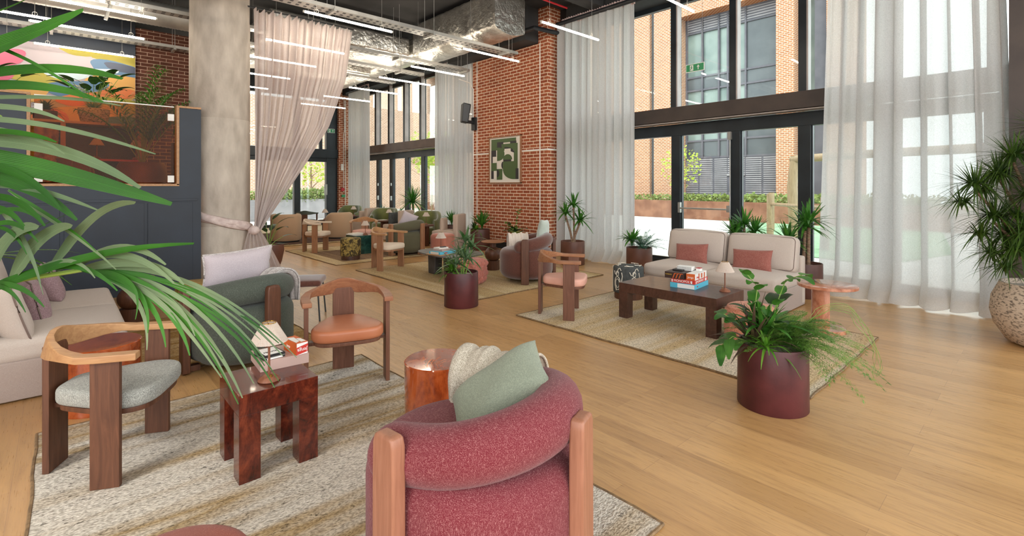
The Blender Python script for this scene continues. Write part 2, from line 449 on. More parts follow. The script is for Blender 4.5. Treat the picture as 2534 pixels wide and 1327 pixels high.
# ---------------------------------------------------------------- geometry collector
class G:
    def __init__(s):
        s.v, s.f, s.m, s.a = [], [], [], {}
    def add(s, vs, fs, m=0):
        o = len(s.v)
        s.v += [tuple(p) for p in vs]
        s.f += [tuple(i+o for i in f) for f in fs]
        s.m += [m]*len(fs)
        return s
    def box(s, x0, x1, y0, y1, z0, z1, m=0):
        return s.add([(x0, y0, z0), (x1, y0, z0), (x1, y1, z0), (x0, y1, z0), (x0, y0, z1), (x1, y0, z1), (x1, y1, z1), (x0, y1, z1)],
                     [(3, 2, 1, 0), (4, 5, 6, 7), (0, 1, 5, 4), (1, 2, 6, 5), (2, 3, 7, 6), (3, 0, 4, 7)], m)
    def cbox(s, c, d, m=0, rz=0.0):
        o = len(s.v)
        s.box(-d[0]/2, d[0]/2, -d[1]/2, d[1]/2, -d[2]/2, d[2]/2, m)
        cs, sn = math.cos(rz), math.sin(rz)
        for i in range(o, len(s.v)):
            x, y, z = s.v[i]
            s.v[i] = (c[0]+x*cs-y*sn, c[1]+x*sn+y*cs, c[2]+z)
        return s
    def loft(s, rings, closed=True, cap0=True, cap1=True, m=0):
        n = len(rings[0])
        vs = [p for r in rings for p in r]
        fs = []
        for i in range(len(rings)-1):
            for j in range(n if closed else n-1):
                k = (j+1) % n
                fs.append((i*n+j, i*n+k, (i+1)*n+k, (i+1)*n+j))
        if cap0:
            fs.append(tuple(range(n-1, -1, -1)))
        if cap1:
            fs.append(tuple((len(rings)-1)*n+j for j in range(n)))
        return s.add(vs, fs, m)
    def lathe(s, prof, cx=0, cy=0, seg=32, m=0, cap0=False, cap1=False):
        return s.loft([[(cx+r*math.cos(2*PI*j/seg), cy+r*math.sin(2*PI*j/seg), z) for j in range(seg)] for r, z in prof], True, cap0, cap1, m)
    def cyl(s, cx, cy, z0, z1, r, seg=24, m=0):
        return s.lathe([(r, z0), (r, z1)], cx, cy, seg, m, True, True)
    def tube(s, pts, r, seg=8, m=0, up=(0, 0, 1), flat=1.0, caps=True):
        """round or flattened section swept along pts; r may be a list"""
        pts = [Vector(p) for p in pts]
        rings = []
        up = Vector(up)
        if (pts[-1]-pts[0]).length > 1e-6 and abs((pts[-1]-pts[0]).normalized().dot(up)) > .93:
            up = Vector((1, 0, 0)) if abs(up.x) < .9 else Vector((0, 1, 0))
        for i, p in enumerate(pts):
            t = (pts[min(i+1, len(pts)-1)]-pts[max(i-1, 0)]).normalized()
            a = t.cross(up)
            if a.length < 1e-3:
                a = t.cross(Vector((1, 0, 0)))
            a.normalize()
            b = a.cross(t)
            ri = r[i] if isinstance(r, (list, tuple)) else r
            rings.append([tuple(p+a*(ri*math.cos(2*PI*j/seg))+b*(ri*flat*math.sin(2*PI*j/seg))) for j in range(seg)])
        return s.loft(rings, True, caps, caps, m)
    def grid(s, nu, nv, fn, m=0):
        vs = [fn(i/(nu-1), j/(nv-1)) for i in range(nu) for j in range(nv)]
        fs = [(i*nv+j, (i+1)*nv+j, (i+1)*nv+j+1, i*nv+j+1) for i in range(nu-1) for j in range(nv-1)]
        return s.add(vs, fs, m)
    def prism(s, pts, z0, z1, m=0):
        n = len(pts)
        return s.add([(x, y, z0) for x, y in pts]+[(x, y, z1) for x, y in pts],
                     [tuple(range(n-1, -1, -1)), tuple(range(n, 2*n))]+[(i, (i+1) % n, n+(i+1) % n, n+i) for i in range(n)], m)
    def puck(s, outline, z0, z1, r, bulge=0.0, m=0, nr=4, rb=None):
        """soft cushion: outline extruded with rounded top and bottom edges"""
        n = len(outline)
        cx = sum(p[0] for p in outline)/n
        cy = sum(p[1] for p in outline)/n
        rb = r if rb is None else rb
        def ring(ins, z):
            o = []
            for x, y in outline:
                d = math.hypot(x-cx, y-cy)
                k = max(0.0, 1-ins/d)
                o.append((cx+(x-cx)*k, cy+(y-cy)*k, z))
            return o
        rings = []
        for i in range(nr+1):
            a = PI/2*i/nr
            rings.append(ring(rb*(1-math.sin(a)), z0+rb*(1-math.cos(a))))
        for i in range(nr+1):
            a = PI/2*i/nr
            rings.append(ring(r*(1-math.cos(a)), z1-r*(1-math.sin(a))))
        last = rings[-1]
        for k in (.66, .33, .04):
            rings.append([(cx+(x-cx)*k, cy+(y-cy)*k, z+bulge*(1-k*k)) for x, y, z in last])
        return s.loft(rings, True, True, True, m)
    def soft(s, c, d, r, n=9, bulge=0.0, m=0, side=0.0):
        """rounded box, optionally crowned on top"""
        hx, hy, hz = d[0]/2, d[1]/2, d[2]/2
        def par(h):
            k = 3
            a = [-h+r*(1-math.cos(PI/2*i/k)) for i in range(k)]
            mid = [-h+r+(2*h-2*r)*i/(n-1) for i in range(n)]
            b = [h-r*(1-math.cos(PI/2*i/k)) for i in range(k-1, -1, -1)]
            return a+mid+b
        P = [par(hx), par(hy), par(hz)]
        H_ = (hx, hy, hz)
        for ax in range(3):
            u, v = (ax+1) % 3, (ax+2) % 3
            for sg in (-1, 1):
                vs = []
                for a in P[u]:
                    for b in P[v]:
                        p = [0, 0, 0]
                        p[ax], p[u], p[v] = sg*H_[ax], a, b
                        q = [max(-H_[i]+r, min(H_[i]-r, p[i])) for i in range(3)]
                        dv = Vector(p)-Vector(q)
                        if dv.length > 1e-9:
                            dv = dv.normalized()*r
                        w_ = Vector(q)+dv
                        k = max(0, 1-(w_.x/hx)**2)*max(0, 1-(w_.y/hy)**2)
                        if w_.z > 0:
                            w_.z += bulge*k
                        if side:
                            w_.y += math.copysign(side*max(0, 1-(w_.x/hx)**2)*max(0, 1-(w_.z/hz)**2), w_.y)
                        vs.append((c[0]+w_.x, c[1]+w_.y, c[2]+w_.z))
                nu, nv = len(P[u]), len(P[v])
                fs = [(i*nv+j, (i+1)*nv+j, (i+1)*nv+j+1, i*nv+j+1) for i in range(nu-1) for j in range(nv-1)]
                if sg < 0:
                    fs = [f[::-1] for f in fs]
                s.add(vs, fs, m)
        return s
    def pillow(s, w_, h_, t, m=0, n=15, pinch=.07):
        """scatter cushion standing in the local xz plane, thickness along y, centred on the origin"""
        for sg in (-1, 1):
            vs = []
            for i in range(n):
                for j in range(n):
                    u, v = math.sin(PI/2*(2*i/(n-1)-1)), math.sin(PI/2*(2*j/(n-1)-1))
                    x = w_/2*u*(1-pinch*(1-v*v)*abs(u)**3)
                    z = h_/2*v*(1-pinch*(1-u*u)*abs(v)**3)
                    th = t/2*max(0, (1-u**4))**.55*max(0, (1-v**4))**.55
                    th *= 1+.06*math.sin(5*u+3*v)
                    vs.append((x, sg*th, z))
            fs = [(i*n+j, (i+1)*n+j, (i+1)*n+j+1, i*n+j+1) for i in range(n-1) for j in range(n-1)]
            if sg > 0:
                fs = [f[::-1] for f in fs]
            s.add(vs, fs, m)
        return s
    def blade(s, p0, p1, p2, p3, w_, nrm=(0, 0, 1), seg=7, m=0, fold=.25, tip=.6):
        """a leaf: cubic path with a V-folded lens outline"""
        P_ = [Vector(p) for p in (p0, p1, p2, p3)]
        nrm = Vector(nrm)
        vs = []
        for i in range(seg+1):
            t = i/seg
            a, b, c, d = (1-t)**3, 3*t*(1-t)**2, 3*t*t*(1-t), t**3
            p = P_[0]*a+P_[1]*b+P_[2]*c+P_[3]*d
            tg = (P_[1]-P_[0])*(3*(1-t)**2)+(P_[2]-P_[1])*(6*t*(1-t))+(P_[3]-P_[2])*(3*t*t)
            if tg.length < 1e-6:
                tg = P_[3]-P_[0]
            sd_ = tg.normalized().cross(nrm)
            if sd_.length < 1e-3:
                sd_ = Vector((1, 0, 0))
            sd_.normalize()
            up = sd_.cross(tg.normalized())
            ww = w_*.5*(min(1, .35+t*3.0) * max(0.02, 1-t)**tip)*1.15
            o = len(s.v)+len(vs)
            s.a[o], s.a[o+1], s.a[o+2] = -1.0, 0.0, 1.0
            vs += [tuple(p-sd_*ww+up*ww*fold), tuple(p), tuple(p+sd_*ww+up*ww*fold)]
        fs = []
        for i in range(seg):
            for j in range(2):
                fs.append((i*3+j, i*3+j+1, i*3+j+4, i*3+j+3))
        return s.add(vs, fs, m)
    def xf(s, mat):
        s.v = [tuple(mat @ Vector(p)) for p in s.v]
        return s

def obj(name, g, mats, parent=None, loc=(0, 0, 0), rot=(0, 0, 0), bevel=0.0, seg=2, smooth=True, merge=False, thick=0.0, ang=40, rl=True):
    me = bpy.data.meshes.new(name)
    me.from_pydata(g.v, [], g.f)
    if not isinstance(mats, (list, tuple)):
        mats = [mats]
    for m in mats:
        me.materials.append(M[m] if isinstance(m, str) else m)
    if len(mats) > 1:
        me.polygons.foreach_set('material_index', g.m)
    me.update()
    if g.a:
        at = me.attributes.new('vein', 'FLOAT', 'POINT')
        vals = [.5]*len(g.v)
        for i_, v_ in g.a.items():
            vals[i_] = v_
        at.data.foreach_set('value', vals)
    if bevel or merge:
        bm = bmesh.new()
        bm.from_mesh(me)
        if merge:
            bmesh.ops.remove_doubles(bm, verts=bm.verts, dist=1e-5)
        bmesh.ops.recalc_face_normals(bm, faces=bm.faces)
        if bevel:
            es = [e for e in bm.edges if len(e.link_faces) == 2 and e.calc_face_angle(0) > math.radians(35)]
            bmesh.ops.bevel(bm, geom=es, offset=bevel, segments=seg, affect='EDGES', profile=.5, clamp_overlap=True)
        bm.to_mesh(me)
        bm.free()
    if smooth:
        me.polygons.foreach_set('use_smooth', [True]*len(me.polygons))
        me.set_sharp_from_angle(angle=math.radians(ang))
    o = bpy.data.objects.new(name, me)
    C.objects.link(o)
    o.location = loc
    o.rotation_euler = rot
    if parent:
        o.parent = parent
    if bevel:
        md = o.modifiers.new('even_shading', 'WEIGHTED_NORMAL')
        md.keep_sharp = True
    if thick:
        md = o.modifiers.new('thickness', 'SOLIDIFY')
        md.thickness = thick
    return o

def thing(name, label, cat, loc=(0, 0, 0), rz=0.0, group=None, rot=None):
    o = bpy.data.objects.new(name, None)
    C.objects.link(o)
    o.empty_display_size = .1
    o.location = loc
    o.rotation_euler = rot or (0, 0, rz)
    return tag(o, label, cat, group)

def tag(o, label, cat=None, group=None, kind=None):
    o['label'] = label
    if cat:
        o['category'] = cat
    if group:
        o['group'] = group
    if kind:
        o['kind'] = kind
    return o

def struct(name, g, mats, label=None, **k):
    o = obj(name, g, mats, **k)
    o['kind'] = 'structure'
    if label:
        o['label'] = label
    return o

def dup(root, loc, rz=None, label=None, group=None):
    r = root.copy()
    C.objects.link(r)
    r.location = loc
    if rz is not None:
        r.rotation_euler = (root.rotation_euler[0], root.rotation_euler[1], rz)
    if label:
        r['label'] = label
    if group:
        r['group'] = group
    for ch in list(root.children):
        c = ch.copy()
        C.objects.link(c)
        c.parent = r
        for g in ch.children:
            d = g.copy()
            C.objects.link(d)
            d.parent = c
    return r

def text(name, body, size, loc, rot, mat, parent=None, ext=.0008, sx=1.0):
    c = bpy.data.curves.new('lettering_curve', 'FONT')
    c.body = body
    c.size = size
    c.extrude = ext
    c.align_x = 'CENTER'
    c.align_y = 'CENTER'
    c.materials.append(M[mat])
    tmp = bpy.data.objects.new('lettering_curve', c)
    C.objects.link(tmp)
    bpy.context.view_layer.update()
    me = bpy.data.meshes.new_from_object(tmp.evaluated_get(bpy.context.evaluated_depsgraph_get()))
    bpy.data.objects.remove(tmp)
    o = bpy.data.objects.new(name, me)
    C.objects.link(o)
    o.location = loc
    o.rotation_euler = rot
    o.scale = (sx, 1, 1)
    if parent:
        o.parent = parent
    return o
# ================================================================ the room
struct('floor', G().box(-19.7, 4.5, -5, 9.1, -.1, 0), 'floor', smooth=False)
struct('ceiling', G().box(-20, 4.5, -5, 9.3, 5.6, 5.8), 'ceil', smooth=False)
# downstand beams and soffits
g = G()
for x in (-3.0, -6.4):
    g.box(x-.15, x+.15, -5, 8.3, 5.25, 5.6)
g.box(-19.6, -10.4, 8.45, 9.3, 5.2, 5.6)
g.box(-7.4, 4.5, 8.45, 9.3, 5.2, 5.6)
struct('ceiling_beam', g, 'ceil', smooth=False)
g = G().box(-10.95, -7.95, 7.7, 8.14, 4.83, 5.6)
g.box(-10.37, -7.95, 8.14, 8.7, 4.81, 5.6)
struct('ceiling_bulkhead', g, 'ceil', smooth=False)

# brick pier between the two windows
g = G().box(-10.37, -7.64, 8.1, 9.1, 0, 4.81)
g.box(-7.94, -7.64, 8.1, 9.1, 4.81, 5.6)
struct('wall_front', g, 'brick', smooth=False)
struct('baseboard_front', G().box(-10.38, -7.63, 8.07, 8.1, 0, .16), 'black', smooth=False)
g = G()
g.box(-7.90, -7.87, 8.095, 8.1, .16, 4.81)
g.box(-10.2, -10.17, 8.095, 8.1, .16, 4.81)
g.box(-10.37, -7.64, 8.093, 8.1, 2.36, 2.39)
g.box(-7.64, -7.635, 8.1, 8.5, 2.36, 2.39)
struct('trim_1', g, 'white', 'pale movement joint lines in the brick pier', smooth=False)
struct('wall_steel_post', G().box(-7.64, -7.44, 8.52, 9.1, 0, 5.6), 'black', smooth=False)

def window_wall(n, x0, x1, xs, beam, fm='frame'):
    """double-height glazing: doors below, tall lights above, a steel beam between"""
    Yw = 9.0
    g = G()
    g.box(x0, x1, Yw-.06, Yw+.06, 2.53, 2.76)
    g.box(x0, x1, Yw-.06, Yw+.06, 0, .08)
    for x in xs:
        g.box(x-.095, x+.095, Yw-.07, Yw+.07, .08, 2.53)
    root = struct('window_%d' % n, g, fm, 'black framed double height glazing', bevel=.006)
    g = G()
    for x in xs:
        g.box(x-.06, x+.06, Yw-.16, Yw+.05, 3.02, 5.2)
    g.box(x0, x1, Yw-.05, Yw+.05, 5.1, 5.2)
    g.box(x0, x1, Yw-.05, Yw+.05, 3.0, 3.06)
    obj('upper_mullions', g, fm, root, bevel=.004)
    g = G()
    for x in xs:
        g.box(x+.06, x+.085, Yw-.16, Yw-.02, 3.02, 5.2)
    obj('lit_mullion_face', g, 'frame_lt', root)  # pale strip paints the light on each mullion's side face
    g = G().box(x0, x1, Yw-.3, Yw-.1, 2.79, 3.06)
    obj('transom_beam', g, beam, root, bevel=.006)
    g = G().box(x0, x1, Yw-.28, Yw-.05, 2.765, 2.78)
    obj('beam_flange', g, 'frame_lt', root)
    g = G().box(x0, x1, Yw-.004, Yw+.004, .08, 5.15)
    obj('window_glass', g, 'glass', root)
    # door leaf rails
    g = G()
    for a, b in zip(xs[:-1], xs[1:]):
        g.box(a+.095, b-.095, Yw-.03, Yw+.03, .08, .13)
        g.box(a+.095, a+.115, Yw-.035, Yw+.035, .13, 2.53)
    obj('door_rails', g, 'frame', root)
    return root
w1 = window_wall(1, -7.44, 4.5, [-7.25, -6.13, -4.98, -3.83, -2.71, -1.6, -.5, .6, 1.7, 2.8, 3.9], 'bronze')
w0 = window_wall(2, -19.5, -10.37, [-18.4, -17.3, -16.28, -15.2, -14.15, -13.1, -12.05, -11.0], 'beam_brown', 'frame_tubelit')
# panic bar on the door behind the sofa
g = G().tube([(-4.86, 8.86, 1.12), (-3.95, 8.86, 1.12)], .016, 10)
g.cbox((-4.88, 8.9, 1.13), (.05, .06, .2))
g.cbox((-3.93, 8.9, 1.13), (.05, .06, .12))
obj('panic_bar', g, 'galv', w1, bevel=.004)
g = G().tube([(-3.9, 8.9, 2.5), (-3.9, 8.9, .2)], .012, 8).cbox((-3.9, 8.89, 2.45), (.06, .06, .14))
obj('door_bolt_rod', g, 'galv', w1)
g = G()
for x in (-17.2, -16.2):
    g.cbox((x, 8.9, 1.1), (.03, .06, .16)).cbox((x, 8.9, 1.6), (.03, .04, .1))
obj('door_handles', g, 'galv', w0)

# steel column right of the windows
struct('wall_right_post', G().box(-.33, .25, 8.15, 8.6, 0, 5.6), 'bronze', smooth=False)

struct('wall_unseen_blocker', G().box(-19.6, -2.0, -5.2, -5, 0, 5.6), 'white', smooth=False)  # unseen wall, added to hold back sky light and bounce some
# far end wall with glazed door
XE = -19.6
g = G()
for y0, y1 in ((3.9, 4.05), (5.3, 5.45), (6.62, 6.85), (7.86, 8.3)):
    g.box(XE-.08, XE+.1, y0, y1, 0, 5.6)
g.box(XE-.08, XE+.08, 3.9, 8.3, 2.5, 2.66)
g.box(XE-.05, XE+.18, 3.9, 8.3, 2.66, 3.0)
g.box(XE-.08, XE+.08, 3.9, 8.3, 0, .1)
g.box(XE-.08, XE+.08, 3.9, 8.3, 5.0, 5.6)
g.box(XE-.05, XE+.05, 7.6, 7.72, 3.0, 5.6)
e = struct('door_1', g, 'frame', 'black framed glazed entrance at the far end', smooth=False)
obj('door_glass', G().box(XE-.004, XE+.004, 4.05, 7.86, .1, 5.0), 'glass', e)
g = G().cbox((XE+.08, 7.93, 1.75), (.03, .05, .12)).cbox((XE+.08, 8.05, 1.75), (.03, .05, .12))
obj('door_locks', g, 'white', e)
obj('push_plate', G().cbox((XE+.1, 7.83, 1.4), (.03, .12, .42)), 'galv', e)
struct('wall_end', G().box(XE-.2, XE+.25, 8.3, 8.86, 0, 5.6), 'brick', smooth=False)
struct('wall_end_post', G().box(XE+.0, XE+.25, 8.86, 9.1, 0, 5.6), 'black', smooth=False)
struct('wall_end_side', G().box(XE-.2, XE, -5, 3.9, 0, 5.6), 'navy', smooth=False)

# concrete column
g = G().lathe([(.434, 0), (.434, .9), (.431, .905), (.434, .91), (.434, 2.62), (.431, 2.625), (.434, 2.63), (.434, 4.2), (.428, 4.21), (.43, 5.6)], 0, 0, 64)
struct('concrete_column', g, 'conc', 'round board-marked concrete column', loc=(-9.24, 1.96, 0))

# navy booth wall with its open screen, raised seating area behind
g = G().box(-8.88, -8.76, -5, 1.6, 0, 1.56)
g.box(-8.88, -8.76, -5, -.30, 1.56, 2.71)
g.box(-8.88, -8.76, 1.32, 1.6, 1.56, 2.71)
struct('wall_navy', g, 'navy', smooth=False)
g = G()
for y0, y1 in ((.04, .91), (-.85, .02), (-1.75, -.87), (.93, 1.5)):
    g.box(-8.76, -8.745, y0+.012, y1-.012, .12, 1.30)
g.box(-8.76, -8.75, -5, 1.55, 1.32, 1.36)
struct('trim_2', g, 'navy', 'flush navy cupboard panels along the booth wall', bevel=.003)
g = G().box(-8.90, -8.74, -.30, -.265, 1.56, 2.71).box(-8.90, -8.74, 1.285, 1.32, 1.56, 2.71).box(-8.90, -8.74, -.30, 1.32, 1.545, 1.58)
g.box(-8.90, -8.74, -5, -.265, 2.71, 2.74).box(-8.90, -8.74, 1.285, 1.6, 2.71, 2.74)
struct('trim_3', g, 'ash_h', 'oak edging round the booth opening', bevel=.003)
t = thing('screen_panel', 'amber tinted clear screen clipped into the navy booth wall', 'screen', (-8.72, .51, 1.6))
obj('tinted_sheet', G().box(-.006, .006, -.74, .74, 0, 1.1), 'screen_glass', t)
obj('top_edge', G().box(-.008, .008, -.74, .74, 1.1, 1.115), 'white', t)
for y in (-.7, .7):
    for z in (.05, .95):
        obj('clip', G().cbox((0, y, z), (.05, .08, .1)), 'white', t, bevel=.004)
struct('floor_raised', G().box(-13, -8.88, -5, 1.6, 0, 1.5), 'ash_h', smooth=False)
struct('wall_mural', G().box(-13.3, -13.03, -5, 1.19, 0, 5.6), 'navy', smooth=False)
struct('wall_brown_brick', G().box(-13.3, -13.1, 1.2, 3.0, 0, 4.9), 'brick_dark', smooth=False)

# abstract mural: flat painted shapes
def blob(g, cx, cy, rx, ry, m, x, rot=0.0, seg=28, wob=.12, k=3, clip=None):
    vs = [(x, cx, cy)]
    for i in range(seg):
        a = 2*PI*i/seg
        r = 1+wob*math.sin(k*a+cx)
        px, py = rx*r*math.cos(a), ry*r*math.sin(a)
        yy, zz = cx+px*math.cos(rot)-py*math.sin(rot), cy+px*math.sin(rot)+py*math.cos(rot)
        if clip:
            yy = max(clip[0], min(clip[1], yy))
            zz = max(clip[2], min(clip[3], zz))
        vs.append((x, yy, zz))
    g.add(vs, [(0, i, i % seg+1) for i in range(1, seg+1)], m)
g = G().box(-13.02, -13.0, -4.5, 1.19, 1.5, 4.27, 0)
cl = (-4.49, 1.185, 1.51, 4.262)
for i, (a, b, rx, ry, m, r) in enumerate([(-.3, 4.0, .7, .22, 1, .1), (.35, 4.22, .34, .09, 2, .05), (.95, 4.15, .55, .13, 2, -.05), (.1, 3.98, .5, .14, 0, .1), (.95, 3.93, .52, .17, 3, -.1), (1.05, 3.98, .4, .08, 8, -.1), (.6, 3.83, .3, .09, 4, .2), (.95, 3.58, .6, .27, 5, .1), (.75, 3.42, .45, .16, 6, .1),
        (-.25, 3.62, .5, .12, 2, .1), (.15, 3.72, .35, .09, 4, .1), (.25, 3.47, .5, .16, 3, .2), (.35, 3.28, .4, .12, 6, .3), (-.72, 3.92, .3, .14, 7, .3), (-.95, 3.6, .4, .14, 7, .1), (-.5, 3.3, .4, .18, 5, .2), (1.0, 3.2, .6, .16, 2, 0), (.3, 2.9, .7, .25, 5, .2), (1.0, 2.7, .5, .3, 3, .2),
        (-.4, 2.6, .6, .4, 6, .3), (.4, 2.2, .6, .4, 8, .2), (-1.6, 3.8, .5, .3, 2, 0), (-2.0, 3.2, .7, .4, 3, 0), (-3.2, 3.6, .9, .5, 7, 0), (-1.4, 2.4, .8, .5, 4, .2), (-3.0, 2.2, 1.0, .6, 5, 0)]):
    blob(g, a, b, rx, ry, m if m else 0, -12.998+i*.0006, r, clip=cl)
tag(obj('mural', g, ['m_lav', 'm_lav', 'm_yel', 'm_blue', 'm_sky', 'm_gold', 'm_or', 'm_pink', 'm_navy'], smooth=False), 'large colourful abstract swirl mural on the wall above the booth', 'mural')

# framed art on the pier
t = thing('framed_artwork', 'framed abstract panel of green and black shapes on the brick pier', 'picture', (-9.065, 8.1, 2.19))
g = G()
for a in ((-.585, -.56, -.58, .58), (.56, .585, -.58, .58)):
    g.box(a[0], a[1], -.05, 0, a[2], a[3])
g.box(-.585, .585, -.05, 0, .555, .58).box(-.585, .585, -.05, 0, -.58, -.555)
obj('frame', g, 'ash', t, bevel=.003)
g = G().box(-.56, .56, -.03, -.005, -.555, .555, 0)
A = lambda pts, m, k=0: g.add([(x*1.12-.56, -.0305-.0004*k, .555-y*1.11) for x, y in pts], [tuple(range(len(pts)))], m)
def arc(cx, cy, rx, ry, a0, a1, n=12):
    return [(cx+rx*math.cos(math.radians(a0+(a1-a0)*i/n)), cy+ry*math.sin(math.radians(a0+(a1-a0)*i/n))) for i in range(n+1)]
R_ = lambda x0, y0, x1, y1: [(x0, y0), (x1, y0), (x1, y1), (x0, y1)]
k = 0
for pts, m in [(R_(.05, .03, .87, .12), 1), (R_(.05, .1, .38, .28), 1), (R_(.68, .1, .88, .17), 2), (R_(.25, .1, .46, .25), 2), (R_(.4, .15, .92, .3), 1), (arc(.3, .37, .2, .15, -90, 90)+[(.25, .52), (.25, .22)], 1),
        (R_(.05, .28, .22, .42), 2), (R_(.05, .42, .1, .56), 2), (R_(.8, .28, .92, .75), 1), (arc(.5, .36, .32, .14, -90, 0)+[(.62, .3), (.5, .3)], 2), (R_(.5, .26, .7, .4), 0),
        (arc(.6, .5, .15, .12, -180, 0), 1), (R_(.46, .5, .72, .54), 2), (R_(.05, .56, .24, .74), 1), (R_(.24, .7, .43, .94), 1), (R_(.05, .74, .14, .92), 2), (R_(.14, .74, .24, .92), 0),
        (arc(.25, .8, .08, .09, -90, 90), 2), (R_(.45, .54, .86, .75), 1), (arc(.8, .74, .34, .19, 90, 180)+[(.86, .74), (.86, .93)], 1), (R_(.86, .7, .95, .93), 2), (arc(.45, .62, .05, .08, 90, 270), 2)]:
    k += 1
    A(pts, m, k)
obj('canvas', g, ['k_cream', 'k_art', 'k_ink'], t, smooth=False)

# speaker on its bracket
t = thing('wall_speaker', 'black wedge speaker bracketed to the left edge of the brick pier', 'speaker', (-10.28, 8.1, 3.18))
g = G().cbox((.02, -.04, 0), (.16, .08, .34)).cbox((0, -.14, .04), (.07, .2, .08))
obj('bracket', g, 'black', t, bevel=.01)
g = G().loft([[(-.17+k*.03, -.12, z) for k, z in ()] or [(x*(.15 if z > 0 else .11), y*(.11 if z > 0 else .09)-.32+(.0 if z > 0 else .03), .22+z*.25) for x, y in ((-1, -1), (1, -1), (1, 1), (-1, 1))] for z in (-1, 1)])
obj('cabinet', g, 'black', t, bevel=.03, seg=3, rot=(math.radians(-10), 0, math.radians(-25)))

# conduits
t = tag(obj('conduit', G().tube([(-10.31, 8.07, .3), (-10.31, 8.07, 4.1), (-10.31, 7.95, 4.25), (-10.31, 7.6, 4.3)], .013, 8), 'white'), 'white conduit rising beside the speaker on the brick pier', 'conduit')
g = G().tube([(XE+.29, 8.52, 0.2), (XE+.29, 8.56, 1.0), (XE+.29, 8.56, 5.0)], .016, 8).tube([(XE+.29, 8.48, 1.3), (XE+.29, 8.48, 3.6), (XE+.29, 8.52, 3.8), (XE+.29, 8.5, 5.0)], .014, 8)
tag(obj('conduit', g, 'white'), 'pair of white conduits on the far brick pilaster', 'conduit')
t = thing('call_point', 'red fire alarm call point on the far brick pilaster', 'alarm', (XE+.29, 8.44, 1.28))
obj('red_box', G().cbox((0, 0, .12), (.06, .13, .13)), 'k_red2', t, bevel=.006)
obj('green_box', G().cbox((0, .03, -.14), (.06, .13, .1)), 'k_green', t, bevel=.006)
tag(obj('control_box', G().cbox((XE+.29, 8.42, 2.3), (.06, .1, .26)), 'white', bevel=.006), 'small white control box high on the far brick pilaster', 'switch')

# exit signs
def exit_sign(loc, rz, w_, h_, label):
    t = thing('exit_sign', label, 'sign', loc, rz)
    obj('plate', G().cbox((0, 0, 0), (w_, .012, h_)), 'k_white', t, bevel=.002)
    obj('green_field', G().cbox((0, -.007, 0), (w_*.93, .003, h_*.84)), 'k_green', t)
    s = h_*.36
    g = G()
    def q(pts, y=-.0095):
        g.add([(x*s, y, z*s) for x, z in pts], [tuple(range(len(pts)))])
    # arrow
    o = 1.2
    q([(o-.14, -.8), (o+.14, -.8), (o+.14, .1), (o-.14, .1)])
    q([(o-.5, .05), (o+.5, .05), (o, .85)])
    # doorway and running figure
    q([(-1.75, -.95), (-.55, -.95), (-.55, .95), (-1.75, .95)])
    obj('white_pictogram', g, 'k_white', t, smooth=False)
    g = G()
    q([(-1.2+.16*math.cos(a*PI/4), .6+.16*math.sin(a*PI/4)) for a in range(8)], -.0115)
    q([(-1.35, .4), (-1.0, .45), (-1.05, -.1), (-1.35, -.1)], -.0115)
    q([(-1.3, -.1), (-1.1, -.1), (-.75, -.4), (-.8, -.55), (-1.15, -.3)], -.0115)
    q([(-1.35, 0), (-1.1, -.1), (-1.45, -.75), (-1.7, -.8), (-1.65, -.65)], -.0115)
    q([(-1.05, .4), (-.7, .15), (-.75, .05), (-1.1, .25)], -.0115)
    q([(-1.3, .4), (-1.6, .15), (-1.55, .05), (-1.25, .25)], -.0115)
    obj('running_figure', g, 'k_green', t, smooth=False)
    g = G().tube([(-w_*.4, 0, h_/2), (-w_*.4, 0, h_/2+.08)], .004, 6).tube([(w_*.4, 0, h_/2), (w_*.4, 0, h_/2+.08)], .004, 6)
    return t
exit_sign((-4.41, 8.6, 3.72), 0, .36, .15, 'green running man exit sign hanging before the right windows')
exit_sign((XE+.12, 8.04, 3.75), PI/2, .3, .16, 'small green exit sign above the far glazed door')
tag(obj('sign_wires', G().tube([(-4.55, 8.6, 3.79), (-4.55, 8.6, 5.2)], .003, 5).tube([(-4.27, 8.6, 3.79), (-4.27, 8.6, 5.2)], .003, 5), 'galv'), 'thin wires holding the exit sign by the right windows', 'wire')

